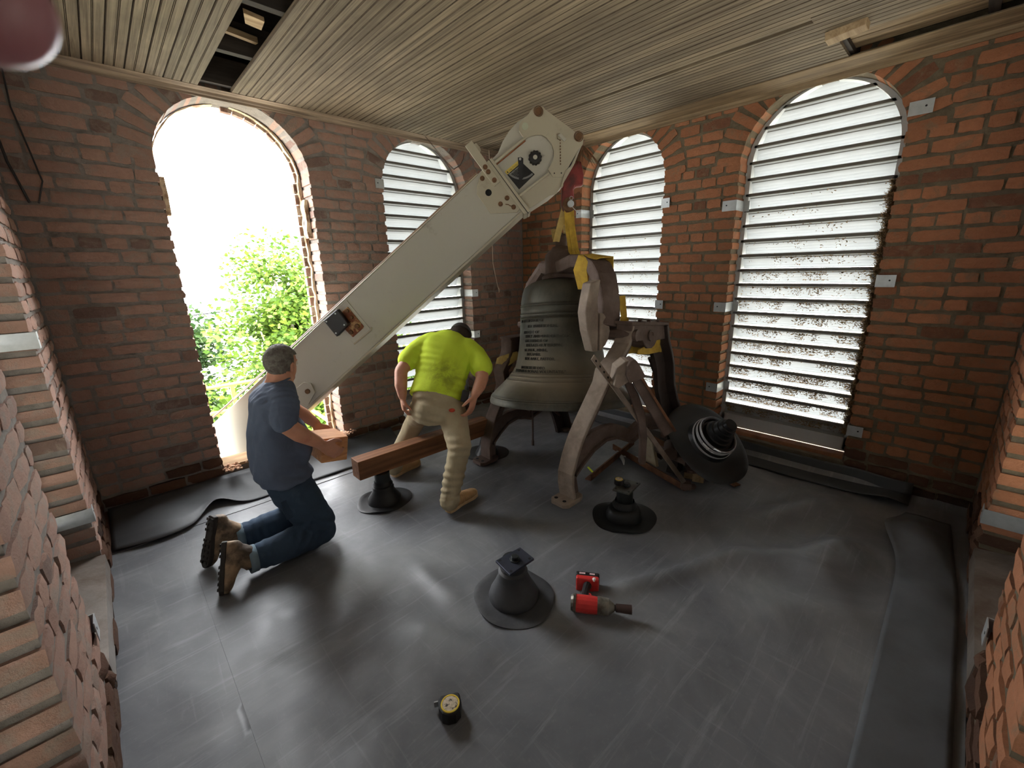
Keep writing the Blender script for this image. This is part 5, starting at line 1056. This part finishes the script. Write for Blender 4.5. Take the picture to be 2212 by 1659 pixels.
def hand(mb, wrist, fwd, nrm, thumb_side, curls=(.5, .6, .7, .8), base=.5, s=1.0, tcurl=.4):
    """fwd: towards fingers; nrm: palm side (fingers curl to it); thumb_side: +1/-1 along fwd x nrm"""
    f = V(fwd).normalized(); n = V(nrm); n = (n - f * n.dot(f)).normalized(); sd = f.cross(n) * thumb_side; w = V(wrist)
    loft(mb, [(w - f * .01, sd, n, .028 * s, .021 * s), (w + f * .025 * s, sd, n, .035 * s, .019 * s), (w + f * .06 * s, sd, n, .042 * s, .017 * s), (w + f * .092 * s, sd, n, .041 * s, .014 * s), (w + f * .1 * s, sd, n, .036 * s, .010 * s)], 14)
    for k in range(4):
        off = (.031 - .0205 * k) * s; L = (.043, .048, .045, .034)[k] * s; b = w + f * .088 * s + sd * off; a = base; p = [b - f * .02, b]; d = f * cos(a) + n * sin(a)
        for j, ll in enumerate((L, L * .62, L * .5)):
            p.append(p[-1] + d * ll); a += curls[k]; d = f * cos(a) + n * sin(a)
        mb.tube(p, [.0098 * s, .0098 * s, .0092 * s, .0085 * s, .007 * s], 10); mb.ball(p[-1], .0072 * s, 8, 5)
    b = w + f * .025 * s + sd * .026 * s; d = (f * .62 + sd * .75 + n * .25).normalized(); p = [b, b + d * .036 * s]; d2 = (f * (.85) + sd * (.35 - tcurl * .4) + n * (.25 + tcurl)).normalized(); p += [p[-1] + d2 * .033 * s]; d3 = (f * .8 + n * (.3 + tcurl)).normalized(); p += [p[-1] + d3 * .026 * s]
    mb.tube(p, [.015 * s, .0125 * s, .0105 * s, .0085 * s], 10); mb.ball(p[-1], .0088 * s, 8, 5)
def head_shapes(mb, c, fw, up, s=1.0):
    fw = V(fw).normalized(); up = V(up); up = (up - fw * up.dot(fw)).normalized(); lt = up.cross(fw); R = Matrix((tuple(fw), tuple(lt), tuple(up))).transposed()
    P = lambda x, y, z: V(c) + R @ (V((x, y, z)) * s)
    mb.ball(P(-.008, 0, .02), V((.096, .077, .092)) * s, 20, 14, R); mb.ball(P(.03, 0, -.03), V((.062, .06, .085)) * s, 16, 12, R); mb.ball(P(.055, 0, -.085), V((.034, .038, .03)) * s, 12, 8, R)
    mb.tube([P(.088, 0, .01), P(.103, 0, -.022), P(.098, 0, -.036)], [.008 * s, .013 * s, .012 * s], 8)
    mb.tube([P(.08, -.035, .018), P(.092, 0, .024), P(.08, .035, .018)], [.010 * s] * 3, 8)
    mb.tube([P(.083, -.02, -.058), P(.092, 0, -.06), P(.083, .02, -.058)], [.007 * s] * 3, 8)
    for q in (-1, 1): mb.ball(P(.0, q * .080, -.012), V((.020, .010, .031)) * s, 10, 8, R @ Matrix.Rotation(q * -.35, 3, 'Z')); mb.ball(P(.002, q * .074, -.035), V((.012, .01, .014)) * s, 8, 6, R)
    return P, R
def eyes(P, R, s, root):
    for q in (-1, 1):
        m = MB(); m.ball(P(.079, q * .031, .004), .0125 * s, 10, 8); e = m.build('eye', simple('eye_white', (225, 222, 215), .2, 0, 0, 5, 0) if 'eye_white' not in bpy.data.materials else bpy.data.materials['eye_white'], root, smooth=True)
        m = MB(); m.ball(P(.089, q * .031, .004), .0055 * s, 8, 6); m.build('iris', M_HAIRD, e, smooth=True)
def hair_shell(name, mat, c, R, s, keep, root, r=(.104, .085, .101), rough=.004):
    m = MB(); nu, nv = 40, 24; vs = []; idx = {}
    for i in range(nv + 1):
        for j in range(nu):
            th_ = pi * i / nv; ph = 2 * pi * j / nu; l = V((r[0] * sin(th_) * cos(ph), r[1] * sin(th_) * sin(ph), r[2] * cos(th_))) + V((-.008, 0, .02)); vs.append(l)
    fs = []
    for i in range(nv):
        for j in range(nu):
            q = [i * nu + j, i * nu + (j + 1) % nu, (i + 1) * nu + (j + 1) % nu, (i + 1) * nu + j]
            if all(keep(vs[k]) for k in q): fs.append(q)
    m.add([V(c) + R @ ((l * (1 + rough * 8 * noise.noise(l * 70))) * s) for l in vs], fs); o = m.build(name, mat, root, smooth=True, fix=True, angle=80); sd = o.modifiers.new('t', 'SOLIDIFY'); sd.thickness = .007; sd.offset = -1; return o
def boot(root, heel, toe, up, mat, name='boot', h=.13, s=1.0, solemat=None, ankle=None):
    """heel & toe: sole positions; up: direction away from the sole"""
    heel, toe, up = V(heel), V(toe), V(up); f = (toe - heel).normalized(); up = (up - f * up.dot(f)).normalized(); lt = up.cross(f); L = (toe - heel).length
    m = MB(); loft(m, [(heel + f * .0 + up * .045, lt, up, .026, .030), (heel + f * L * .08 + up * .05, lt, up, .036, .045), (heel + f * L * .3 + up * .058, lt, up, .039, .052), (heel + f * L * .5 + up * .05, lt, up, .043, .044), (heel + f * L * .72 + up * .04, lt, up, .049, .033), (heel + f * L * .9 + up * .034, lt, up, .042, .026), (heel + f * L * 1.0 + up * .03, lt, up, .020, .016)], 18)
    an = V(ankle) if ankle is not None else heel + f * L * .2 + up * (h + .04)
    b0 = heel + f * L * .22 + up * .05; m.tube([b0, b0.lerp(an, .55), an], [.050, .056, .066] if name == 'boot' else [.044, .042, .048], 14); sk = remesh(m, .007, 4); wrinkle(sk, .002, 40, [(heel + f * L * .4 + up * .08, f, .02, .05, .002)])
    b = sk.build(name, mat, root, smooth=True, angle=70)
    m = MB(); P = [(-.01, .0), (0, .028), (.12, .034), (.4, .030), (.6, .038), (.78, .046), (.93, .038), (1.02, .012)]; poly = [(u * L, w) for u, w in P] + [(u * L, -w) for u, w in reversed(P)]
    m.prism(poly, .024, frame(heel, f, up.cross(f), up)); so = m.build('sole', solemat or M_SOLE, b, bevel=.004)
    if solemat is None:
        m = MB()
        for i in range(9):
            u = .06 + i * .105
            if .36 < u < .46: continue
            for q in (-1, 1): m.box(heel + f * L * u + lt * q * .018 - up * .004, (.014, .024, .005), Matrix((tuple(f), tuple(lt), tuple(up))).transposed())
        m.build('tread', M_SOLE, b)['kind'] = 'stuff'
    return b
ZU = V((0, 0, 1))
# ---------------------------------------------------------------- kneeling man
KR = empty('person', (.45, 2.6, 0)); tag(KR, 'man in a slate blue t-shirt and dark jeans kneeling and holding a timber block', 'person')
fwK = V((.92, .38, 0)).normalized(); ltK = V((.12, 1, 0)).normalized(); hc = V((.672, 2.60, 1.115)); fwH = V((.84, .50, -.16))
m = MB(); Pk, Rk = head_shapes(m, hc, fwH, (.06, .02, 1), .93)
seg(m, [(.635, 2.60, .985), (.65, 2.60, 1.03), (.66, 2.605, 1.08)], [.078, .070, .064])
loft(m, [((.60, 2.60, .40), ltK, V((1, 0, 0)), .150, .10), ((.57, 2.60, .55), ltK, V((1, 0, 0)), .145, .105), ((.575, 2.60, .70), ltK, V((1, 0, 0)), .155, .11), ((.60, 2.60, .84), ltK, V((1, 0, 0)), .17, .11), ((.62, 2.60, .94), ltK, V((1, 0, 0)), .165, .085), ((.635, 2.60, 1.0), ltK, V((1, 0, 0)), .10, .06)])
seg(m, [(.615, 2.435, .945), (.585, 2.40, .86), (.575, 2.375, .835)], [.058, .052, .049]); seg(m, [(.575, 2.375, .84), (.64, 2.362, .765), (.72, 2.362, .695), (.742, 2.366, .672)], [.047, .046, .034, .028])
seg(m, [(.645, 2.77, .945), (.70, 2.80, .86), (.73, 2.81, .80)], [.056, .05, .045]); seg(m, [(.73, 2.81, .80), (.79, 2.76, .74), (.835, 2.70, .685)], [.044, .042, .030])
hand(m, (.742, 2.367, .670), (.62, .0, -.60), (.35, .80, -.1), 1, (.75, .8, .85, .85), .25, 1.0, .1)
hand(m, (.835, 2.70, .68), (.20, -.15, -.7), (.1, -.95, 0), -1, (.4, .45, .5, .5), .3, .95, .2)
for q, ky in ((-1, 2.46), (1, 2.74)): seg(m, [(.60, 2.6 + q * .09, .40), (.67, ky, .22), (.69, ky, .10)], [.08, .07, .055]); seg(m, [(.68, ky, .085), (.48, ky, .09), (.36, ky, .10)], [.052, .05, .036])
sk = remesh(m, .0065, 2); body = sk.build('body', M_SKIN, KR, smooth=True, angle=80)
eyes(Pk, Rk, .93, KR)
hair_shell('hair', M_HAIR, hc, Rk, .93, lambda l: (l.z > .055 - max(0, -l.x) * 1.0 and l.x < .078) or (l.x < .018 and l.z > -.048) or (l.x < -.03 and l.z > -.085) , KR)
m = MB()   # t-shirt
loft(m, [((.60, 2.60, .445), ltK, V((1, 0, 0)), .186, .150), ((.575, 2.60, .50), ltK, V((1, 0, 0)), .182, .148), ((.562, 2.60, .60), ltK, V((1, 0, 0)), .182, .140), ((.568, 2.60, .74), ltK, V((1, 0, 0)), .186, .134), ((.59, 2.60, .86), ltK, V((1, 0, 0)), .192, .126), ((.600, 2.60, .945), ltK, V((1, 0, 0)), .198, .122), ((.618, 2.60, .985), ltK, V((1, 0, 0)), .160, .102), ((.632, 2.60, 1.015), ltK, V((1, 0, 0)), .110, .080), ((.64, 2.60, 1.03), ltK, V((1, 0, 0)), .080, .070)], 28)
seg(m, [(.615, 2.47, .965), (.607, 2.41, .925), (.580, 2.375, .855)], [.074, .074, .070]); seg(m, [(.645, 2.75, .955), (.68, 2.79, .90), (.71, 2.815, .85)], [.066, .070, .066])
m.ball((.66, 2.56, .66), (.09, .13, .16), 12, 8)
sk = remesh(m, .0085, 8)
wrinkle(sk, .007, 9, [((.50, 2.52, .80), (.2, .9, .25), .045, .17, .005), ((.60, 2.44, .96), (.3, .6, .8), .035, .10, .004), ((.52, 2.50, .55), (.1, .8, .5), .06, .16, .006), ((.60, 2.40, .52), (.4, 0, .9), .055, .12, .006)])
sh = sk.build('t_shirt', M_SHIRT, KR, smooth=True, angle=80)
m = MB(); m.tube([V((.642, 2.60, 1.030)) + ltK * .078 * cos(a) + V((.068, 0, .010)) * sin(a) for a in [2 * pi * i / 24 for i in range(25)]], .006, 6, cap=False); m.build('collar', M_SHIRT, sh, smooth=True)
m = MB()   # jeans
loft(m, [((.60, 2.60, .47), ltK, V((1, 0, 0)), .158, .118), ((.605, 2.60, .40), ltK, V((1, 0, 0)), .168, .128), ((.615, 2.60, .32), ltK, V((1, 0, 0)), .165, .118), ((.62, 2.60, .27), ltK, V((1, 0, 0)), .13, .09)], 24)
for q, ky in ((-1, 2.455), (1, 2.745)):
    seg(m, [(.61, 2.6 + q * .085, .38), (.645, 2.6 + q * .12, .26), (.69, ky, .15), (.69, ky, .10)], [.112, .112, .098, .082]); seg(m, [(.70, ky, .10), (.58, ky, .098), (.45, ky, .095), (.34, ky - q * .0, .10)], [.086, .090, .082, .070])
sk = remesh(m, .009, 4); wrinkle(sk, .007, 12, [((.60, 2.43, .14), (.8, 0, -.6), .045, .10, .006), ((.68, 2.40, .20), (.5, 0, .9), .05, .09, .005), ((.36, 2.42, .10), (1, 0, .1), .04, .08, .005), ((.40, 2.72, .10), (1, 0, .1), .05, .10, .005)])
for i, v in enumerate(sk.v): sk.v[i].z = max(v.z, .012)
jn = sk.build('jeans', M_JEAN, KR, smooth=True, angle=80)
for ky in (2.455, 2.745):
    m = MB(); m.tube([(.345, ky, .10), (.305, ky, .102)], [.074, .075], 20, cap=False); o = m.build('cuff', M_JEANC, jn, smooth=True); s_ = o.modifiers.new('t', 'SOLIDIFY'); s_.thickness = .005
m = MB(); m.prism([(-.075, -.06), (.06, -.06), (.06, .055), (-.075, .05)], .004, frame((.585, 2.432, .335), (1, 0, .12), (-.1, .12, 1), (0, -1, .12))); m.build('hip_pocket', M_JEAN, jn, bevel=.0015)
m = MB(); m.cyl((.565, 2.428, .352), (.565, 2.425, .352), .010, seg=10); m.build('pocket_badge', simple('red_patch', (190, 84, 60), .7, 0, .1, 20, 0), jn)
boot(KR, (.268, 2.470, .165), (.165, 2.400, .025), (-.75, -.25, .55), M_BOOT, ankle=(.32, 2.458, .10)) if False else None
def kboot(heel, toe, sole_n, ank):
    boot(KR, heel, toe, tuple(-x for x in sole_n), M_BOOT, ankle=ank)
kboot((.215, 2.490, .245), (.145, 2.395, .015), (-.80, .35, .30), (.33, 2.455, .10))
kboot((.215, 2.745, .285), (.125, 2.705, .020), (-.92, -.30, .32), (.33, 2.745, .10))
# ---------------------------------------------------------------- bending man
SR = empty('person', (1.5, 2.4, 0)); tag(SR, 'man in a lime t-shirt and khaki trousers bending over the timber beam', 'person')
RT = V((.7222, -.6912, 0)).normalized(); AW = V((.690, .724, 0)).normalized()
pel = V((1.555, 2.425, .70)); nk = V((1.815, 2.575, 1.135)); ax = (nk - pel).normalized(); lat = V((.735, -.66, -.12)); lat = (lat - ax * lat.dot(ax)).normalized(); dp = lat.cross(ax)
shL, shR = V((1.635, 2.665, 1.075)), V((1.895, 2.375, 1.00))
hc2 = V((1.925, 2.60, 1.098)); fw2 = V((.60, .50, -.72)); m = MB(); P2_, R2_ = head_shapes(m, hc2, fw2, (.55, .35, .75), .93)
seg(m, [nk - V((0,0,.02)), nk.lerp(hc2, .6) - V((0,0,.02))], [.060, .056])
loft(m, [(pel, lat, dp, .130, .08), (pel.lerp(nk, .3), lat, dp, .145, .085), (pel.lerp(nk, .6), lat, dp, .17, .10), (pel.lerp(nk, .85), lat, dp, .175, .09), (nk, lat, dp, .09, .06)])
seg(m, [shL, V((1.50, 2.66, .985)), V((1.425, 2.635, .93))], [.056, .050, .045]); seg(m, [V((1.425, 2.635, .93)), V((1.395, 2.60, .84)), V((1.385, 2.575, .765))], [.045, .044, .030])
seg(m, [shR, V((1.865, 2.29, .92)), V((1.825, 2.235, .865))], [.056, .052, .046]); seg(m, [V((1.825, 2.235, .865)), V((1.775, 2.21, .82)), V((1.72, 2.195, .775))], [.045, .044, .030])
hand(m, (1.385, 2.575, .765), (.0, -.02, -1), (.75, -.3, 0), 1, (.9, .95, 1.0, 1.0), .5, 1.0, .5)
hand(m, (1.72, 2.195, .775), (-.45, -.15, -.85), (-.3, .6, .1), -1, (.5, .55, .6, .6), .3, 1.0, .3)
LR = [V((1.625, 2.345, .66)), V((1.545, 2.16, .46)), V((1.445, 2.175, .12))]; LL = [V((1.495, 2.495, .66)), V((1.61, 2.80, .49)), V((1.44, 2.93, .12))]
for leg_ in (LR, LL): seg(m, [leg_[0], leg_[0].lerp(leg_[1], .5), leg_[1]], [.068, .066, .056]); seg(m, [leg_[1], leg_[1].lerp(leg_[2], .35), leg_[2]], [.056, .056, .036])
sk = remesh(m, .0065, 2); sk.build('body', M_SKIN, SR, smooth=True, angle=80); eyes(P2_, R2_, .93, SR)
hair_shell('hair', M_HAIRD, hc2, R2_, .93, lambda l: l.x < .02 and l.z > -.05, SR)
cp = hair_shell('cap', simple('cap_dark_grey', (62, 58, 56), .85, 0, .2, 20, .2), hc2, R2_, .96, lambda l: l.z > .035, SR, (.108, .089, .104), 0)
m = MB(); m.prism([(.08, -.06), (.15, -.045), (.165, 0), (.15, .045), (.08, .06)], .004, frame(hc2 + R2_ @ V((0, 0, .034)), R2_ @ V((1, 0, 0)), R2_ @ V((0, 1, 0)), R2_ @ V((0, 0, 1)))); m.build('cap_brim', bpy.data.materials['cap_dark_grey'], cp)
m = MB()
pb = pel + V((.0, .0, .035)); rr = lambda t: pb.lerp(nk, t)
loft(m, [(rr(.02), lat, dp, .188, .132), (rr(.1), lat, dp, .185, .132), (rr(.3), lat, dp, .180, .122), (rr(.55), lat, dp, .192, .122), (rr(.75), lat, dp, .205, .115), (rr(.9), lat, dp, .195, .098), (rr(.99), lat, dp, .115, .076), (rr(1.04), lat, dp, .078, .066)], 28)
seg(m, [shL.lerp(nk, .35), shL, V((1.555, 2.675, 1.025)), V((1.50, 2.665, .985))], [.078, .074, .074, .074]); seg(m, [shR.lerp(nk, .35), shR, V((1.885, 2.325, .955)), V((1.868, 2.285, .925))], [.078, .076, .078, .080])
sk = remesh(m, .0085, 4); wrinkle(sk, .006, 8, [(pel.lerp(nk, .45) - dp * .12, lat, .07, .15, .004), (pel.lerp(nk, .2) + lat * .12, ax, .05, .12, .006), (shL.lerp(pel, .3), (.6, .2, .8), .05, .12, .006), (shR.lerp(pel, .25), (.6, .2, -.6), .045, .10, .006)])
M_LIME2 = None
k = NT('shirt_lime_stained', .85, 0, .2); w_ = k.coord('World'); st_ = k.noise(w_, 9, 7, .75, .5)
sx = k.n.new('ShaderNodeVectorMath'); sx.operation = 'DISTANCE'; k.link(k.n.new('ShaderNodeNewGeometry').outputs['Position'], sx.inputs[0]); sx.inputs[1].default_value = tuple(pel.lerp(nk, .42) + RT * .03 - AW * .10)
near = k.ramp(sx.outputs['Value'], [(.05, 1.0), (.17, 0.0)]); fac = k.math('MULTIPLY', near, k.ramp(st_, [(.42, 0.0), (.6, .75)]))
k.color(k.mix(fac, lin((196, 218, 62)), lin((116, 116, 46)))); k.bump(k.noise(w_, 12, 4, .6, 1.0), .3, .01)
sh2 = sk.build('t_shirt', k.m, SR, smooth=True, angle=80)
m = MB()
loft(m, [(pel + V((0, 0, .07)), lat, dp, .158, .112), (pel, lat, dp, .172, .135), (pel - V((0, 0, .05)), RT, AW, .172, .135), (pel - V((0, 0, .12)), RT, AW, .150, .115)], 24)
m.ball(pel - AW * .03 + RT * .01 - V((0, 0, .02)), (.165, .108, .12), 18, 12, Matrix((tuple(RT), tuple(AW), (0, 0, 1))).transposed())
for leg_ in (LR, LL):
    seg(m, [leg_[0] + V((0, 0, .01)), leg_[0].lerp(leg_[1], .5), leg_[1]], [.100, .092, .080]); seg(m, [leg_[1], leg_[1].lerp(leg_[2], .4), leg_[1].lerp(leg_[2], .85), leg_[2] + V((0, 0, -.03))], [.078, .070, .066, .070])
sk = remesh(m, .009, 4); wrinkle(sk, .005, 11, [(LR[1] - AW * .06, (.2, .2, 1), .06, .10, .006), (LR[1].lerp(LR[2], .6), (.3, .1, 1), .055, .14, .006), (pel - V((0, 0, .10)) - AW * .05, (.3, 0, 1), .05, .12, .006), (LR[2] + V((0, 0, .02)), (0, .2, 1), .035, .07, .005)])
tr = sk.build('trousers', M_KHAKI, SR, smooth=True, angle=80)
c = LR[0] + RT * .022 - AW * .118 + V((0, 0, .035)); m = MB(); m.ball(c, (.022, .016, .013), 10, 6, Matrix((tuple(RT), tuple(AW), (0, 0, 1))).transposed()); m.build('red_patch', simple('red_patch_trousers', (190, 70, 44), .7, 0, .2, 40, 0), tr)
m = MB(); c = V((1.66, 2.225, .775)); m.box(c, (.05, .035, .085), Matrix((tuple(RT), tuple(AW), (0, 0, 1))).transposed() @ Matrix.Rotation(.25, 3, 'Y')); m.build('belt_pouch', M_TBLK, SR, bevel=.01)
M_CREPE = simple('tan_crepe_sole', (190, 160, 120), .85, 0, .15, 20, .2)
boot(SR, (1.425, 2.175, .010), (1.715, 2.235, .010), (0, 0, 1), M_BOOT2, name='shoe', solemat=M_CREPE, ankle=tuple(LR[2] + V((0, 0, .0))))
boot(SR, (1.42, 2.915, .014), (1.70, 2.98, .014), (0, 0, 1), M_BOOT2, name='shoe', solemat=M_CREPE, ankle=tuple(LL[2]))
